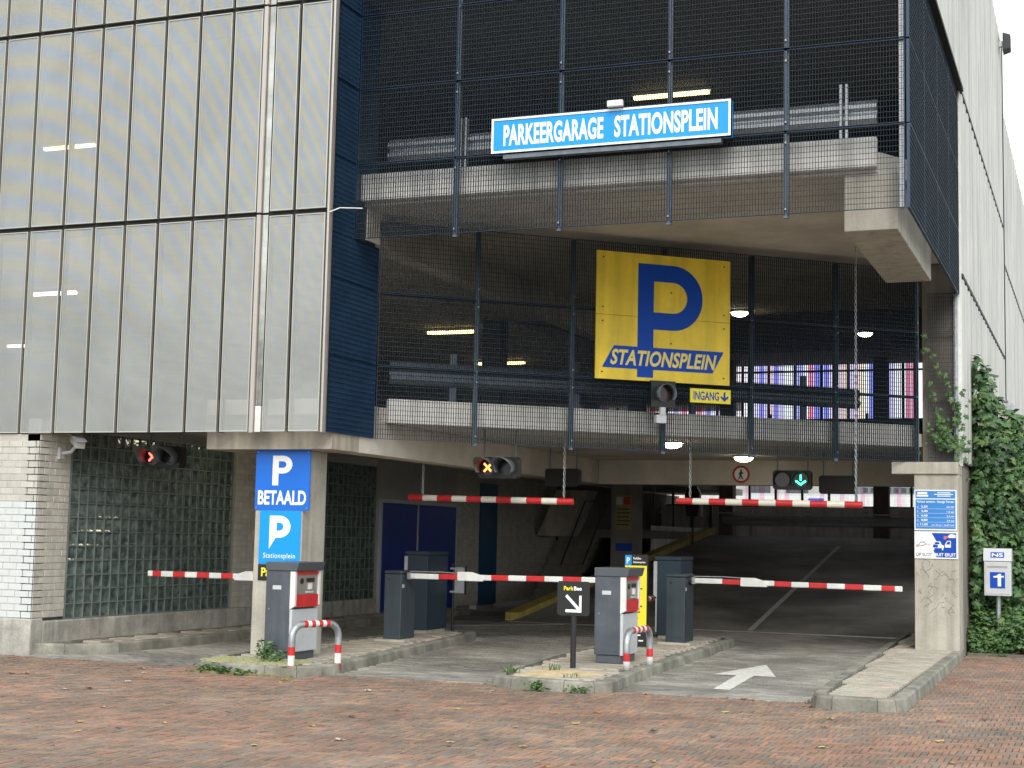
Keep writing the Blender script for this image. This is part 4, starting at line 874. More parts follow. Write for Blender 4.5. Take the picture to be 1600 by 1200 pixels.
# single unlit signal under the yellow sign
t = empty('single_signal', tuple(gp(4.18, 0.1, 3.5)), 'single unlit red signal with grey bracket under the yellow sign', 'traffic light')
c = gp(4.2, 0.10, 3.76)
MB().ext([(-.19, -.19), (.19, -.19), (.19, .19), (-.19, .19)], c, GU, Z3, GN * 0.05).build('backboard', black_p, t)
MB().tube([c + GN * 0.05, c + GN * 0.065], 0.115, 20).build('lens', lens_dark, t)
hd = MB(); n = 18; vs = []
for dd in (0.05, 0.22):
    for i in range(n + 1):
        a = radians(-40) + radians(260) * i / n; vs.append(c + GN * dd + GU * 0.135 * cos(a) + Z3 * 0.135 * sin(a))
hd.add(vs, [(i, i + 1, n + 2 + i, n + 1 + i) for i in range(n)]); ho = hd.build('hood', hood_grey, t, smooth=True); ho.modifiers.new('solid', 'SOLIDIFY').thickness = 0.004
MB().tube([c - Z3 * 0.19 + GN * 0.03, c - Z3 * 0.30 + GN * 0.03], 0.05, 10).build('neck', lgrey, t); MB().obox(c - Z3 * 0.36 + GN * 0.02 - GU * 0.03, GU, GN, Z3, 0.08, 0.05, 0.06).build('bracket', lgrey, t, bevel=0.01)
# security camera on the left wall corner
t = empty('security_camera', (-13.2, 17.1, 2.75), 'pale box security camera under the facade by the brick corner', 'camera')
MB().box(-13.38, -13.34, 17.05, 17.17, 2.62, 2.78).build('wall_plate', lgrey, t); MB().tube([(-13.36, 17.11, 2.70), (-13.2, 17.11, 2.72), (-13.12, 17.1, 2.80)], 0.025, 8).build('arm', lgrey, t)
hx = Vector((0.72, -0.6, -0.28)).normalized(); sxv = hx.cross(Z3).normalized(); uz = sxv.cross(hx)
MB().obox(Vector((-13.02, 17.0, 2.86)), hx, sxv, uz, 0.20, 0.065, 0.055).build('housing', inner_white, t, bevel=0.008); MB().obox(Vector((-13.02, 17.0, 2.92)) + hx * 0.03, hx, sxv, uz, 0.23, 0.075, 0.006).build('sun_shield', lgrey, t)

# ------------------------------------------------------------------ hanging height bars with chains
def height_bar(x0, x1, y, z0, z1, ch, label):
    t = empty('height_bar', ((x0 + x1) / 2, y, z0), label, 'height bar', 'hanging height bars')
    L = x1 - x0; n = 11
    for k in range(n):
        a, b = k / n, (k + 1) / n; mm = red_m if k % 2 == 0 else cream_bar
        za, zb = z0 + (z1 - z0) * a, z0 + (z1 - z0) * b
        MB().tube([(x0 + L * a, y, za), (x0 + L * b, y, zb)], 0.046, 12).build('band', mm, t)
    for xc, zt in ch:
        zb = z0 + (z1 - z0) * (xc - x0) / L + 0.05; mbc = MB(); z = zb; k = 0
        while z < zt:
            ring_ = []
            for q in range(9):
                a = 2 * pi * q / 8; px, pz = 0.014 * cos(a), 0.029 * sin(a)
                ring_.append((xc + (px if k % 2 else px * 0.25), y + (0 if k % 2 else px), z + 0.029 + pz))
            mbc.tube(ring_, 0.0055, 5, cap=False); z += 0.047; k += 1
        mbc.build('chain', galv, t)
    return t
height_bar(-9.60, -7.02, 20.4, 2.235, 2.20, ((-9.38, 3.19), (-7.16, 3.19)), 'red and white hanging height bar over the middle lane')
height_bar(-5.82, -3.13, 21.6, 2.26, 2.235, ((-5.62, 3.19), (-3.22, 6.04)), 'red and white hanging height bar over the right lane')
# ------------------------------------------------------------------ barriers
def barrier(cx0, cx1, cy0, cy1, ax0, ax1, ay, z, droop, label, top=1.15, tip=False, cab=True, first=0):
    t = empty('barrier', ((cx0 + cx1) / 2, (cy0 + cy1) / 2, 0.12), label, 'barrier', 'lane barriers')
    b = MB().box(cx0, cx1, cy0, cy1, 0.14, top - 0.04).build('cabinet', bluegrey, t, bevel=0.012)
    MB().box(cx0 - 0.004, cx1 + 0.004, cy0 - 0.004, cy1 + 0.004, top - 0.038, top + 0.01).build('lid', bluegrey, t, bevel=0.02)
    MB().box(cx0 - 0.1, cx1 + 0.1, cy0 - 0.08, cy1 + 0.08, 0.115, 0.145).build('base_plate', concrete_light, t)
    MB().tube([(cx1 if ax1 > ax0 else cx0, (cy0 + cy1) / 2, z), ((cx1 + 0.04) if ax1 > ax0 else (cx0 - 0.04), (cy0 + cy1) / 2, z)], 0.07, 14).build('hub', black_p, t)
    MB().tube([(cx0 + 0.08, cy0 - 0.004, top - 0.12), (cx0 + 0.08, cy0 - 0.012, top - 0.12)], 0.012, 8).build('lock', black_p, t)
    MB().box(cx0 + 0.02, cx1 - 0.02, cy0 - 0.003, cy0 + 0.001, 0.22, top - 0.07).build('service_door', bluegrey, t, bevel=0.002)
    MB().box(cx1 - 0.001, cx1 + 0.002, cy0 + 0.03, cy0 + 0.10, top - 0.24, top - 0.19).build('label_plate', lgrey, t)
    L = ax1 - ax0; n = 11; arm = empty_child('arm', (ax0, ay, z), t)
    hs_ = 0.30
    fr_ = [0, 0.145, 0.24, 0.40, 0.48, 0.565, 0.65, 0.735, 0.82, 0.905, 0.965, 1.0]
    for k in range(11):
        a, b2 = fr_[k], fr_[k + 1]; mm = (white_m, red_m)[k % 2]
        MB().box(min(ax0 + L * a, ax0 + L * b2), max(ax0 + L * a, ax0 + L * b2), ay - 0.022, ay + 0.022, z - 0.04 - droop * a, z + 0.04 - droop * a).build('band', mm, arm, bevel=0.012)
    xm = ax0 + L * 0.30; sg = 1 if L > 0 else -1
    MB().ext([(-0.20, -0.055), (0.20, -0.055), (0.20, 0.02), (0.02, 0.075), (-0.20, 0.075)], (xm, ay - 0.04, z - droop * 0.3), X3 * sg, Z3, Y3 * 0.08).build('hinge_cover', white_m, arm, bevel=0.006)
    MB().tube([(ax0, ay, z + 0.065), ((ax0 + xm) / 2, ay, z + 0.07), (xm - sg * 0.18, ay, z + 0.06)], 0.008, 6).build('stay_rod', galv, arm)
    return t
def empty_child(name, loc, parent):
    o = MB().box(loc[0] - 0.03, loc[0] + 0.03, loc[1] - 0.03, loc[1] + 0.03, loc[2] - 0.05, loc[2] + 0.05).build(name, galv, parent); return o
barrier(-10.35, -10.05, 18.2, 18.58, -10.4, -12.75, 18.4, 1.055, 0.0, 'barrier with short arm at the left lane before the glass blocks', top=1.14)
barrier(-9.92, -9.64, 20.3, 20.8, -9.58, -6.30, 20.45, 1.075, -0.03, 'barrier across the middle lane with dark cabinet on the left island', top=1.14)
barrier(-6.20, -5.90, 22.42, 22.95, -5.84, -2.72, 22.7, 1.075, 0.03, 'barrier across the right lane with dark cabinet on the sand island', top=1.16)
# ------------------------------------------------------------------ ticket machines (face +X)
def machine(x0, y0, label):
    W, D, H = 0.42, 0.66, 1.20; x1, y1 = x0 + W, y0 + D; z = 0.12
    t = empty('ticket_machine', (x0 + W / 2, y0 + D / 2, z), label, 'ticket machine', 'ticket machines')
    MB().box(x0, x1 - 0.08, y0, y1, z + 0.10, z + H - 0.11).build('body', dgrey, t, bevel=0.01)
    MB().box(x0 + 0.02, x1 - 0.07, y0 + 0.02, y1 - 0.02, z, z + 0.098).build('base', dgrey_top, t, bevel=0.006)
    MB().box(x1 - 0.079, x1 - 0.04, y0 + 0.005, y1 - 0.005, z + 0.10, z + 0.62).build('lower_front', lgrey, t, bevel=0.004)
    for a, b in ((y0, y0 + 0.05), (y1 - 0.05, y1)):
        MB().ext([(0, 0.62), (0.07, 0.66), (0.07, 1.085), (0, 1.085)], (x1 - 0.08, a, z), X3, Z3, Y3 * (b - a)).build('side_cheek', white_m, t, bevel=0.004)
    MB().box(x1 - 0.078, x1 - 0.03, y0 + 0.05, y1 - 0.05, z + 0.80, z + 1.04).build('steel_face', steel, t)
    MB().box(x1 - 0.077, x1 - 0.015, y0 + 0.05, y1 - 0.05, z + 0.645, z + 0.798).build('red_panel', red_m, t)
    MB().box(x1 - 0.077, x1 - 0.02, y0 + 0.05, y1 - 0.05, z + 1.042, z + 1.085).build('red_trim', red_m, t)
    MB().ext([(-0.0, 1.09), (W + 0.02, 1.09), (W + 0.05, 1.20), (0.0, 1.20)], (x0 - 0.005, y0 - 0.012, z), X3, Z3, Y3 * (D + 0.024)).build('hood', dgrey_top, t, bevel=0.008)
    MB().box(x0 + 0.03, x1 - 0.11, y0 - 0.003, y0 + 0.001, z + 0.14, z + 1.05).build('service_door', dgrey, t, bevel=0.002)
    MB().tube([(x0 + 0.06, y0 - 0.004, z + 0.62), (x0 + 0.06, y0 - 0.010, z + 0.62)], 0.012, 8).build('lock', steel, t)
    MB().box(x0 + 0.10, x0 + 0.22, y0 - 0.0045, y0 - 0.0035, z + 0.86, z + 0.91).build('sticker', lgrey, t)
    f = x1 - 0.03
    MB().tube([(f, y0 + 0.20, z + 0.965), (f + 0.012, y0 + 0.20, z + 0.965)], 0.035, 14).build('intercom', black_p, t)
    MB().box(f, f + 0.006, y0 + 0.32, y0 + 0.52, z + 0.95, z + 1.0).build('display', black_p, t); MB().box(f, f + 0.02, y0 + 0.37, y0 + 0.44, z + 0.86, z + 0.935).build('card_slot', white_m, t)
    MB().box(f, f + 0.004, y0 + 0.30, y0 + 0.50, z + 0.815, z + 0.84).build('label_plate', lgrey, t)
    return t
machine(-9.66, 16.44, 'grey ticket machine with red and white front beside the left column')
machine(-6.04, 18.46, 'grey ticket machine with red and white front on the sand island')
# dark machines facing the other way
def rear_machine(x0, x1, y0, y1, label, front):
    z = 0.12; t = empty('exit_machine', ((x0 + x1) / 2, (y0 + y1) / 2, z), label, 'ticket machine', 'exit machines')
    MB().box(x0 + 0.06, x1, y0, y1, z + 0.05, z + 1.24).build('body', navy_cab, t, bevel=0.01); MB().box(x0 + 0.02, x1 + 0.008, y0 - 0.008, y1 + 0.008, z + 1.242, z + 1.30).build('hood', navy_cab, t, bevel=0.006)
    MB().box(x0 + 0.08, x1 - 0.02, y0 + 0.02, y1 - 0.02, z - 0.02, z + 0.048).build('base', concrete_light, t)
    MB().box(x1 + 0.001, x1 + 0.006, y0 + 0.05, y1 - 0.05, z + 0.12, z + 1.18).build('service_door', navy_cab, t, bevel=0.002)
    MB().ext([(0, 0.68), (0.06, 0.64), (0.06, 1.22), (0, 1.22)], (x0, y0 + 0.01, z), X3, Z3, Y3 * (y1 - y0 - 0.02)).build('front_panel', lgrey, t); MB().box(x0 + 0.035, x0 + 0.058, y0 + 0.01, y1 - 0.01, z + 0.1, z + 0.635).build('lower_front', lgrey, t)
    return t
rear_machine(-10.48, -10.06, 22.15, 22.95, 'dark navy machine seen from behind in front of the blue doors', 0)
rear_machine(-6.72, -6.27, 23.55, 24.3, 'dark navy machine seen from behind next to the right barrier cabinet', 0)
# post with plate behind the left dark machine
t = empty('plate_post', (-9.98, 23.1, 0.12), 'thin black post with grey plate clamped near the top by blue doors', 'sign')
MB().tube([(-10.02, 23.1, 0.1), (-10.02, 23.1, 1.2)], 0.022, 8).build('post', black_p, t); boxpart('plate', (-9.99, -9.81, 23.08, 23.10, 0.74, 1.16), lgrey, t); boxpart('plate_edge', (-9.81, -9.79, 23.07, 23.11, 0.72, 1.18), black_p, t)
for z in (0.76, 1.14): boxpart('clamp', (-10.06, -9.97, 23.05, 23.14, z - 0.015, z + 0.015), lgrey, t)
# ------------------------------------------------------------------ hoop guards
def hoop(a, b, h, label, z0=0.12):
    a, b = Vector((a[0], a[1], z0)), Vector((b[0], b[1], z0)); d = (b - a).normalized(); L = (b - a).length; r = 0.16; R = 0.042
    t = empty('hoop_guard', tuple((a + b) / 2), label, 'hoop guard', 'tubular hoop guards')
    pts = [a, a + Z3 * 0.12, a + Z3 * 0.121, a + Z3 * 0.24, a + Z3 * 0.241, a + Z3 * 0.34, a + Z3 * 0.341, a + Z3 * (h - r)]; mis = [1, 1, 0, 0, 1, 1, 2]
    if h - r < 0.36: pts = [a, a + Z3 * 0.10, a + Z3 * 0.101, a + Z3 * 0.20, a + Z3 * 0.201, a + Z3 * (h - r)]; mis = [0, 0, 1, 1, 2]
    for k in range(1, 7): q = pi / 2 * k / 6; pts.append(a + Z3 * (h - r + r * sin(q)) + d * (r - r * cos(q))); mis.append(2)
    n = 7
    for k in range(1, n + 1): pts.append(a + Z3 * h + d * (r + (L - 2 * r) * k / n)); mis.append((k % 2))
    for k in range(1, 7): q = pi / 2 * k / 6; pts.append(b + Z3 * (h - r + r * cos(q)) - d * (r - r * sin(q))); mis.append(2)
    if h - r < 0.36: tail = [(0.201, 2), (0.20, 1), (0.101, 1), (0.10, 0), (0.0, 0)]
    else: tail = [(0.341, 2), (0.34, 1), (0.241, 1), (0.24, 0), (0.121, 0), (0.12, 1), (0.0, 1)]
    for zz, mi in tail: pts.append(b + Z3 * zz); mis.append(mi)
    MB().tube(pts, R, 12, mis=mis).build('tube', [white_m, red_m, galv], t, smooth=True)
    return t
hoop((-8.93, 15.84), (-8.66, 16.5), 0.60, 'red white and galvanised hoop guard beside the leftmost ticket machine', z0=0.0)
hoop((-5.36, 17.65), (-5.33, 18.55), 0.46, 'red white and galvanised hoop guard beside the ticket machine on the sand island')
hoop((-6.78, 23.15), (-6.78, 24.2), 0.62, 'red white and galvanised hoop guard behind by the right dark machine')
# ------------------------------------------------------------------ black arrow sign and yellow totem
t = empty('arrow_sign', (-6.03, 17.6, 0.12), 'square black sign on a post with white diagonal arrow', 'sign')
MB().tube([(-6.03, 17.62, 0.1), (-6.03, 17.62, 0.80)], 0.035, 12).build('post', black_p, t, smooth=False)
o = Vector((-6.235, 17.585, 0.745)); MB().ext([(0.02, 0), (0.39, 0), (0.41, 0.02), (0.41, 0.395), (0.39, 0.415), (0.02, 0.415), (0, 0.395), (0, 0.02)], o, X3, Z3, Y3 * 0.025).build('panel', black_p, t)
mb = MB(); put2d(mb, text2d('Park', 0.03), o, X3, Z3, 0.085, 0.305, 0.125, 0.05, -Y3); mb.build('lettering', park_yellow, t); mb = MB(); put2d(mb, text2d('Bee', 0.03), o, X3, Z3, 0.215, 0.305, 0.10, 0.05, -Y3)
mb.obox(o + X3 * 0.205 + Z3 * 0.155 - Y3 * 0.003, Vector((1, 0, -1)).normalized(), Vector((1, 0, 1)).normalized(), Y3, 0.125, 0.018, 0.001)
mb.add([o + X3 * p + Z3 * q - Y3 * 0.003 for p, q in ((0.285, 0.245), (0.315, 0.245), (0.315, 0.04), (0.285, 0.04))], [(0, 1, 2, 3)]); mb.add([o + X3 * p + Z3 * q - Y3 * 0.0035 for p, q in ((0.11, 0.04), (0.315, 0.04), (0.315, 0.075), (0.11, 0.075))], [(0, 1, 2, 3)])
mb.build('arrow', sign_white, t)
t = empty('info_totem', (-6.4, 21.5, 0.12), 'tall yellow and black info totem behind the sand island ticket machine', 'sign')
o = Vector((-6.57, 21.5, 0.13)); frame_sign(t, o, X3, Z3, -Y3, 0.345, 1.33, black_p, None, 0.05)
mb = MB(); mb.add([o + X3 * p + Z3 * q - Y3 * 0.002 for p, q in ((0.0, 0.22), (0.335, 0.22), (0.335, 1.17), (0.0, 1.17))], [(0, 1, 2, 3)]); mb.build('yellow_field', park_yellow, t)
mb = MB(); mb.add([o + X3 * p + Z3 * q - Y3 * 0.002 for p, q in ((0.0, 1.175), (0.10, 1.175), (0.10, 1.32), (0.0, 1.32))], [(0, 1, 2, 3)]); mb.build('blue_field', sign_cyan, t)
mb = MB(); put2d(mb, text2d('P', 0.03), o, X3, Z3, 0.025, 1.20, 0.05, 0.09, -Y3, lift=0.004); put2d(mb, text2d('ParkBee', 0.02), o, X3, Z3, 0.125, 1.26, 0.12, 0.035, -Y3, lift=0.004); put2d(mb, text2d('Stationsplein', 0.02), o, X3, Z3, 0.125, 1.20, 0.19, 0.035, -Y3, lift=0.004); [mb.add([o + X3 * p + Z3 * q - Y3 * 0.004 for p, q in ((x0, y0), (x1, y0), (x1, y0 + 0.02), (x0, y0 + 0.02))], [(0, 1, 2, 3)]) for x0, x1, y0 in ((0.10, 0.25, 0.15), (0.14, 0.20, 0.07), (0.22, 0.29, 0.07))]; mb.build('lettering', sign_white, t)
mb = MB()
for k in range(9): mb.add([o + X3 * p + Z3 * q - Y3 * 0.004 for p, q in ((0.03, 1.08 - k * 0.085), (0.27 - 0.03 * (k % 3), 1.08 - k * 0.085), (0.27 - 0.03 * (k % 3), 1.098 - k * 0.085), (0.03, 1.098 - k * 0.085))], [(0, 1, 2, 3)])
mb.build('small_print', black_p, t)
# ------------------------------------------------------------------ NS post box
LX, LY, LW = -1.75, 25.0, 0.425
t = empty('letter_box', (LX + LW / 2, LY, 0.0), 'grey metal letter box on a post with blue number 1 plate', 'letter box')
MB().tube([(LX + LW / 2, LY + 0.15, 0), (LX + LW / 2, LY + 0.15, 0.95)], 0.035, 10).build('post', galv, t)
MB().box(LX + 0.01, LX + LW - 0.01, LY, LY + 0.3, 0.92, 1.46).build('box', lgrey, t, bevel=0.008)
MB().ext([(0, 0), (0.32, 0), (0.32, 0.20), (0.06, 0.20)], (LX, LY - 0.015, 1.462), Y3, Z3, X3 * LW).build('hood', lgrey, t, bevel=0.004)
o = Vector((LX, LY - 0.015, 1.462)); sl_ = Vector((0, 0.06, 0.20)).normalized(); nn = Vector((0, -0.20, 0.06)).normalized()
mb = MB(); mb.add([o + X3 * p + sl_ * q + nn * 0.002 for p, q in ((0.11, 0.055), (0.315, 0.055), (0.315, 0.145), (0.11, 0.145))], [(0, 1, 2, 3)]); mb.build('name_plate', deep_blue, t)
mb = MB(); put2d(mb, text2d('NS', 0.02), o, X3, sl_, 0.13, 0.072, 0.165, 0.055, nn, lift=0.004); mb.build('lettering', sign_white, t)
boxpart('door', (LX + 0.035, LX + LW - 0.035, LY - 0.008, LY - 0.001, 0.95, 1.43), lgrey, t); boxpart('slot', (LX + 0.06, LX + LW - 0.06, LY - 0.014, LY - 0.009, 1.36, 1.39), steel, t)
boxpart('number_plate', (LX + 0.10, LX + LW - 0.10, LY - 0.013, LY - 0.009, 1.04, 1.29), deep_blue, t)
o = Vector((LX + 0.10, LY - 0.016, 1.04)); mb = MB(); mb.add([o + X3 * p + Z3 * q for p, q in ((0.115, 0.03), (0.165, 0.03), (0.165, 0.17), (0.205, 0.17), (0.205, 0.195), (0.165, 0.195), (0.165, 0.225), (0.13, 0.225), (0.10, 0.195), (0.05, 0.185), (0.05, 0.165), (0.115, 0.165))], [tuple(range(12))]); mb.build('numeral', sign_white, t)

# ------------------------------------------------------------------ plants
def leaf_shape(mb, c, n, s, mi, kind=0):
    n = Vector(n).normalized(); a = n.orthogonal().normalized(); b = n.cross(a); q = random.random() * 2 * pi
    u_, v_ = a * cos(q) + b * sin(q), -a * sin(q) + b * cos(q); c = Vector(c)
    if kind == 0:   # ivy-like five points
        pts = [(0, -0.5), (0.42, -0.42), (0.30, -0.05), (0.52, 0.22), (0.18, 0.22), (0, 0.62), (-0.18, 0.22), (-0.52, 0.22), (-0.30, -0.05), (-0.42, -0.42)]
    else:
        pts = [(0, -0.5), (0.22, -0.15), (0.24, 0.1), (0, 0.6), (-0.24, 0.1), (-0.22, -0.15)]
    vs = [c + n * s * 0.12] + [c + u_ * p * s + v_ * w * s - n * s * 0.10 * abs(p) for p, w in pts]; k = len(pts)
    mb.add(vs, [(0, 1 + i, 1 + (i + 1) % k) for i in range(k)], mi)
random.seed(21)
def foliage(name, root, blobs, count, size, kind=0, shell=0.35):
    mb = MB(); tot = sum(b[3] * b[4] * b[5] for b in blobs)
    for (x, y, z, rx, ry, rz_) in blobs:
        k = int(count * rx * ry * rz_ / tot) + 20
        for _ in range(k):
            d = Vector((random.gauss(0, 1), random.gauss(0, 1), random.gauss(0, 1))).normalized(); r = (1 - shell * random.random() ** 1.6) * random.uniform(0.9, 1.12)
            c = (x + d.x * rx * r, y + d.y * ry * r, z + d.z * rz_ * r)
            if c[2] < 0.03: continue
            n = d + Vector((random.gauss(0, .5), random.gauss(0, .5) - 0.4, random.gauss(0, .4) + 0.5))
            leaf_shape(mb, c, n, size * random.uniform(0.45, 1.45), random.choice((0, 0, 1, 1, 2, 3) if d.z > 0 else (0, 2, 2, 1)), kind)
    return mb.build(name, leaf_m, root)
t = empty('ivy_bush', (-1.4, 26.0, 0), 'large dark green ivy bush climbing the corner right of the pillar', 'bush')
blobs = [(-1.62, 26.0, 1.2, 0.50, 0.5, 1.2), (-1.15, 26.2, 1.5, 0.55, 0.5, 1.3), (-1.50, 26.0, 2.5, 0.52, 0.5, 1.0), (-1.66, 25.8, 3.3, 0.34, 0.4, 0.9), (-1.76, 25.7, 3.95, 0.22, 0.3, 0.7), (-1.05, 26.2, 2.75, 0.5, 0.5, 0.8), (-0.75, 26.4, 2.1, 0.55, 0.6, 0.9), (-1.32, 26.0, 3.35, 0.34, 0.4, 0.55), (-1.83, 25.6, 4.5, 0.12, 0.2, 0.3), (-1.86, 25.4, 1.6, 0.10, 0.4, 1.3)]
foliage('foliage', t, blobs, 10500, 0.115, shell=0.5)
mb = MB()
for k in range(9):
    x, y = -1.85 + 0.13 * k, 26.0 + random.uniform(-0.1, 0.3); mb.tube([(x, y, 0), (x + random.uniform(-.2, .2), y, 1.2), (x + random.uniform(-.4, .3), y, 2.4 + random.random())], [0.03, 0.022, 0.008], 6)
mb.build('stems', stem_m, t)
t = empty('climbing_ivy', (-2.3, 23.75, 3.0), 'thin ivy tendrils creeping over the grating beside the pillar', 'climbing plant')
mb = MB(); ml = MB()
for pts in ([(-2.0, 23.75, 3.1), (-2.2, 23.74, 3.5), (-2.35, 23.74, 3.7), (-2.45, 23.73, 4.3)], [(-2.02, 23.75, 3.6), (-2.15, 23.74, 4.1), (-2.4, 23.74, 4.55), (-2.5, 23.73, 4.9)], [(-2.0, 23.75, 3.2), (-2.3, 23.74, 3.25), (-2.45, 23.74, 3.55)]):
    mb.tube(pts, 0.006, 5)
    for a, b in zip(pts, pts[1:]):
        for q in range(7):
            c = Vector(a).lerp(Vector(b), q / 7); leaf_shape(ml, c + Vector((random.uniform(-.06, .06), -0.03, random.uniform(-.06, .06))), (random.uniform(-.5, .5), -1, random.uniform(0, .8)), random.uniform(0.05, 0.11), random.choice((0, 1, 3)))
for _ in range(60):
    leaf_shape(ml, (-2.22 + random.gauss(0, .12), 23.70 + random.uniform(-.05, .05), 3.33 + random.gauss(0, .13)), (random.uniform(-.6, .6), -1, random.uniform(-.1, .9)), random.uniform(0.05, 0.09), random.choice((0, 1, 2)))
for _ in range(40):
    leaf_shape(ml, (-1.98 + random.gauss(0, .06), 23.72 + random.uniform(-.05, .05), 3.5 + random.gauss(0, .35)), (random.uniform(-.2, .9), -1, random.uniform(-.1, .9)), random.uniform(0.06, 0.11), random.choice((0, 1, 2)))
mb.build('stems', stem_m, t); ml.build('foliage', leaf_m, t)
mb = MB()
for _ in range(11000):
    x, y = random.uniform(-1.98, 1.2), random.uniform(24.75, 29); hgt = 0.45 + 0.45 * min(1, (y - 24.7) / 1.2)
    z = hgt * random.random() ** 0.6 * (0.6 + 0.4 * sin(3 * x) * sin(2.3 * y) + 0.3 * random.random())
    leaf_shape(mb, (x, y, max(0.02, z)), (random.gauss(0, .5), random.gauss(-0.3, .5), 1), random.uniform(0.05, 0.12), random.choice((0, 1, 1, 3, 3)), random.choice((0, 1)))
for _ in range(2600):
    x = random.uniform(-1.97, 0.6); y = random.uniform(24.68, 25.05); z = 0.62 * random.random() ** 0.7 * (0.75 + 0.25 * sin(5 * x + 1))
    leaf_shape(mb, (x, y + 0.15 * z, max(0.02, z)), (random.gauss(0, .5), random.gauss(-0.6, .5), 0.8), random.uniform(0.04, 0.10), random.choice((0, 1, 1, 3)), random.choice((0, 1)))
tag(mb.build('ground_cover', leaf_m), 'low green ground cover below the letter box', kind='stuff')
boxpart('soil_bank', (-1.98, 6, 24.7, 40, -0.05, 0.04), joint_m, None)['kind'] = 'structure'
def weed(x, y, z, n, h, label, grass=False):
    t = empty('weed', (x, y, z), label, 'weed'); ml = MB(); ms = MB()
    for k in range(n):
        a = random.random() * 2 * pi; sp = random.uniform(0.02, 0.16); hh = h * random.uniform(0.5, 1.0); p0 = Vector((x + random.gauss(0, .05), y + random.gauss(0, .05), z)); p1 = p0 + Vector((cos(a) * sp, sin(a) * sp, hh))
        if grass:
            w = Vector((-sin(a), cos(a), 0)) * 0.006; mid = p0.lerp(p1, 0.6) + Z3 * 0.02; ml.add([p0 - w, p0 + w, mid + w * 0.7, mid - w * 0.7, p1], [(0, 1, 2, 3), (3, 2, 4)], random.choice((1, 3)))
        else:
            ms.tube([p0, p0.lerp(p1, .5) + Z3 * 0.02, p1], [0.005, 0.004, 0.002], 5)
            for q in range(6): c = p0.lerp(p1, 0.25 + 0.75 * q / 6); leaf_shape(ml, c + Vector((random.gauss(0, .035), random.gauss(0, .035), 0)), (random.gauss(0, .5), random.gauss(0, .5), 1), random.uniform(0.05, 0.09), random.choice((1, 3, 3)), 1)
    ml.build('blades' if grass else 'leaves', leaf_m, t)
    if ms.v: ms.build('stems', leaf_m[1], t)
weed(-9.55, 16.28, 0.12, 12, 0.30, 'leafy nettle weed at the foot of the leftmost ticket machine')
weed(-9.33, 16.12, 0.12, 8, 0.16, 'smaller leafy weed right of the nettle by the hoop guard')
weed(-9.95, 15.70, 0.0, 9, 0.13, 'sprawling weed at the tip of the left island kerb')
weed(-9.45, 15.66, 0.0, 9, 0.09, 'low weed in the gutter before the left island')
weed(-9.70, 15.66, 0.0, 8, 0.12, 'pale weed in the gutter left of the nettle')
weed(-6.42, 16.55, 0.12, 40, 0.10, 'grass tuft on the front left of the sand island', True)
weed(-6.02, 16.9, 0.12, 18, 0.13, 'thin grass tuft before the black arrow sign', True)
weed(-5.82, 15.90, 0.0, 10, 0.13, 'yellowing weed in the gutter before the sand island')
weed(-5.4, 15.93, 0.0, 6, 0.10, 'small weed at the right corner of the sand island')
weed(-5.62, 16.35, 0.12, 14, 0.06, 'tiny grass tuft at the edge of the sand patch', True)
# moss fringe and sand
mb = MB()
for _ in range(420):
    x, y = random.uniform(-10.25, -8.95), random.uniform(15.78, 16.5)
    if inside((x, y), ISL1): r = random.uniform(0.015, 0.05); mb.tube([(x, y, 0.116), (x, y, 0.122 + r * 0.25), (x, y, 0.124 + r * 0.4)], [r, r * 0.8, r * 0.2], 6)
for _ in range(160):
    x = random.uniform(-10.25, -8.8); mb.tube([(x, 15.68 - 0.04 * random.random(), -0.005), (x, 15.68, 0.012)], [random.uniform(0.02, 0.05), 0.01], 6)
tag(mb.build('moss', moss_m), 'moss growing over the tip of the left island', kind='stuff')
sm = MB(); nx, ny = 22, 22; vs = []
for j in range(ny + 1):
    for i in range(nx + 1):
        p, q = i / nx * 2 - 1, j / ny * 2 - 1; r = sqrt(p * p + q * q); ang = math.atan2(q, p); e = 0.85 + 0.13 * sin(3 * ang + 1) + 0.08 * sin(7 * ang)
        vs.append((-5.92 + p * 0.52, 16.85 + q * 0.62, 0.112 + 0.035 * max(-0.6, 1 - (r / e) ** 2) + random.uniform(-.002, .002)))
sm.add(vs, [(j * (nx + 1) + i, j * (nx + 1) + i + 1, (j + 1) * (nx + 1) + i + 1, (j + 1) * (nx + 1) + i) for j in range(ny) for i in range(nx)])
tag(sm.build('sand', sand_m, smooth=True), 'patch of spilled yellow sand around the black arrow sign', kind='stuff')
# fallen leaves
leafmesh = []
for k in range(5):
    q = MB(); random.seed(50 + k); pts = []
    n = 11
    for i in range(n): a = 2 * pi * i / n; r = (0.05 if i % 2 else 0.028) * random.uniform(0.7, 1.3); pts.append((cos(a) * r * 1.2, sin(a) * r, random.uniform(0.003, 0.022)))
    q.add([(0, 0, 0.006)] + pts, [(0, 1 + i, 1 + (i + 1) % n) for i in range(n)])
    me = bpy.data.meshes.new('fallen_leaf'); me.from_pydata(q.v, [], q.f); me.materials.append(dry_m[k]); me.update(); leafmesh.append(me)
random.seed(77)
for k in range(70):
    y = 10.6 + 6.3 * random.random() ** 1.3; x = random.uniform(-0.82 * y, -0.05 * y)
    if any(near_poly((x, y), pl, 0.08) for pl in (ISL1, ISL2, PAVE)) or y > 16.5: continue
    o_ = link('fallen_leaf', leafmesh[random.choice((0, 0, 1, 2, 3, 3, 4))], None, (x, y, 0.004), random.random() * 6.28); s_ = random.uniform(0.4, 1.0); o_.scale = (s_, s_, s_)
    tag(o_, 'dry fallen leaf lying on the clinker brick street', 'leaf', 'fallen leaves on the street')

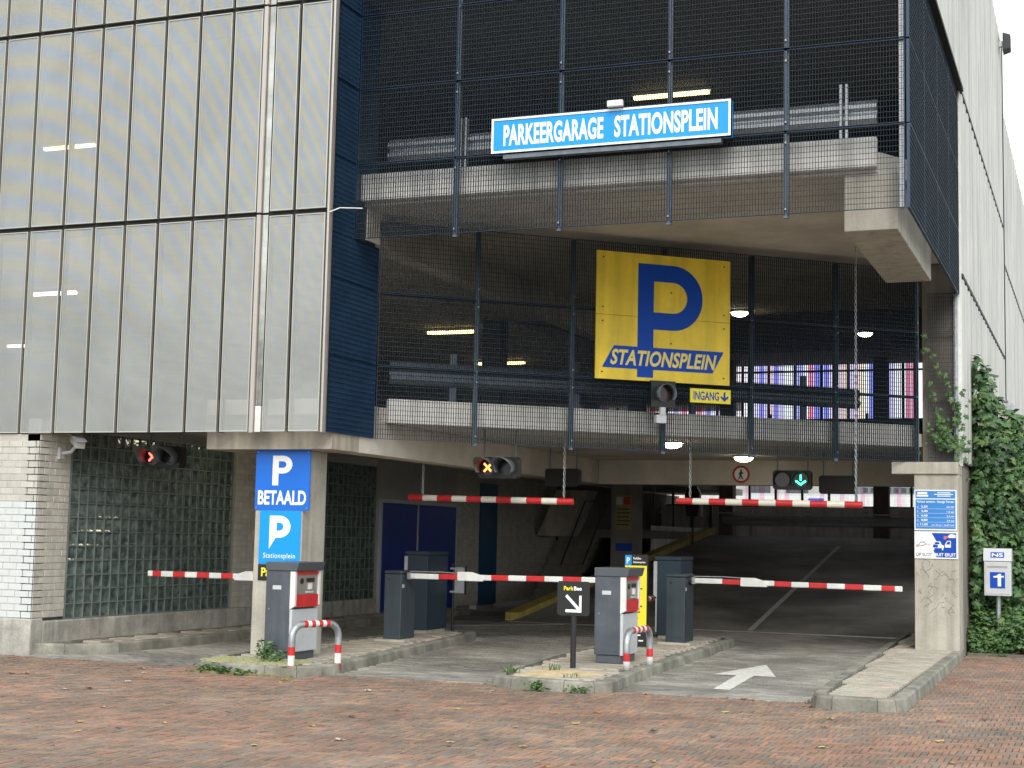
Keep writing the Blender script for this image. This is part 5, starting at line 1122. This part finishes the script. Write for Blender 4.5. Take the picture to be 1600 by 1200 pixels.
# ------------------------------------------------------------------ far background behind the garage
t = empty('train', (-10, 80, 0), 'white and grey train standing behind the garage', 'train')
boxpart('body', (-39, 10, 80, 83, 0.6, 4.1), white_m, t); boxpart('roof', (-39, 10, 80.1, 82.9, 4.1, 4.25), lgrey, t)
boxpart('window_band', (-39, 10, 79.98, 79.999, 2.0, 3.0), black_p, t); boxpart('door', (-14.4, -13.6, 79.97, 79.998, 1.2, 4.0), deep_blue, t)
MB().box(-11.9, -4.1, 80.3, 82.5, 4.252, 4.68).build('roof_unit', hood_grey, t, bevel=0.05)
for k in range(10): boxpart('grille', (-11.6 + k * 0.39, -11.35 + k * 0.39, 80.28, 80.299, 4.33, 4.58), black_p, t)
for k, (x, w, h) in enumerate(((-60, 34, 5), (-24, 26, 6), (4, 24, 5.5), (30, 30, 5))):
    b = empty('far_building', (x, 95, 0), ('pale flat-roofed building far left beyond the tracks', 'slightly taller grey building beyond the tracks', 'beige building beyond the tracks right of the grey one', 'low building far right beyond the tracks')[k], 'building')
    boxpart('wall', (x, x + w, 95, 105, 0, h), (white_fac, inner_white, concrete_light, white_fac)[k], b)
    for i in range(int(w / 2.4)):
        for j in range(int(h / 3)): boxpart('window', (x + 0.7 + i * 2.4, x + 2.1 + i * 2.4, 94.97, 94.99, 1 + j * 3, 2.5 + j * 3), black_p, b)

t = empty('signal_box', (-10.85, 42, 1.6), 'dark hexagonal box with pink edge on a post beside the ramp kerb', 'signal box')
MB().ext([(-0.16, 0), (0.14, 0), (0.22, 0.35), (0.22, 0.68), (0.12, 0.86), (-0.10, 0.86), (-0.22, 0.62), (-0.2, 0.3)], (-10.87, 42.0, 2.36), X3, Z3, Y3 * 0.2).build('body', black_p, t)
boxpart('side_panel', (-10.66, -10.60, 41.98, 42.18, 2.36, 2.75), mat('faded_pink', (0.55, 0.28, 0.32), 0.6), t); MB().tube([(-10.87, 42.1, 1.5), (-10.87, 42.1, 2.36)], 0.03, 8).build('post', black_p, t)
t = MB().tube([(-9.07, 16.66, 5.74), (-8.95, 16.72, 5.80), (-8.75, 16.95, 5.83)], 0.008, 6).build('loose_cable', white_m); tag(t, 'loose white cable sticking out of the navy grating corner', 'cable')

# trees across the street behind the viewer (they show in the mirror strip)
for k, (x, y, hh) in enumerate(((-30.5, -17.0, 9.5), (-36.0, -22.0, 12.0))):
    t = empty('street_tree', (x, y, 0), ('broad street tree across the street, seen mirrored in the glass strip', 'taller street tree behind the broad one, seen mirrored in the glass strip')[k], 'tree')
    mb = MB(); mb.tube([(x, y, 0), (x + 0.1, y, hh * 0.35), (x - 0.2, y + 0.1, hh * 0.75)], [0.22, 0.16, 0.05], 8)
    for q in range(6): a = q * 1.05; mb.tube([(x, y, hh * (0.35 + 0.05 * q)), (x + 1.6 * cos(a), y + 1.6 * sin(a), hh * (0.55 + 0.05 * q))], [0.08, 0.02], 6)
    mb.build('trunk', stem_m, t)
    foliage('crown', t, [(x + 1.7 * cos(q * 1.05), y + 1.7 * sin(q * 1.05), hh * (0.55 + 0.06 * (q % 5)), 1.3, 1.3, 1.1) for q in range(7)] + [(x, y, hh * 0.88, 1.5, 1.5, 1.2)], 2600, 0.30, shell=0.8)
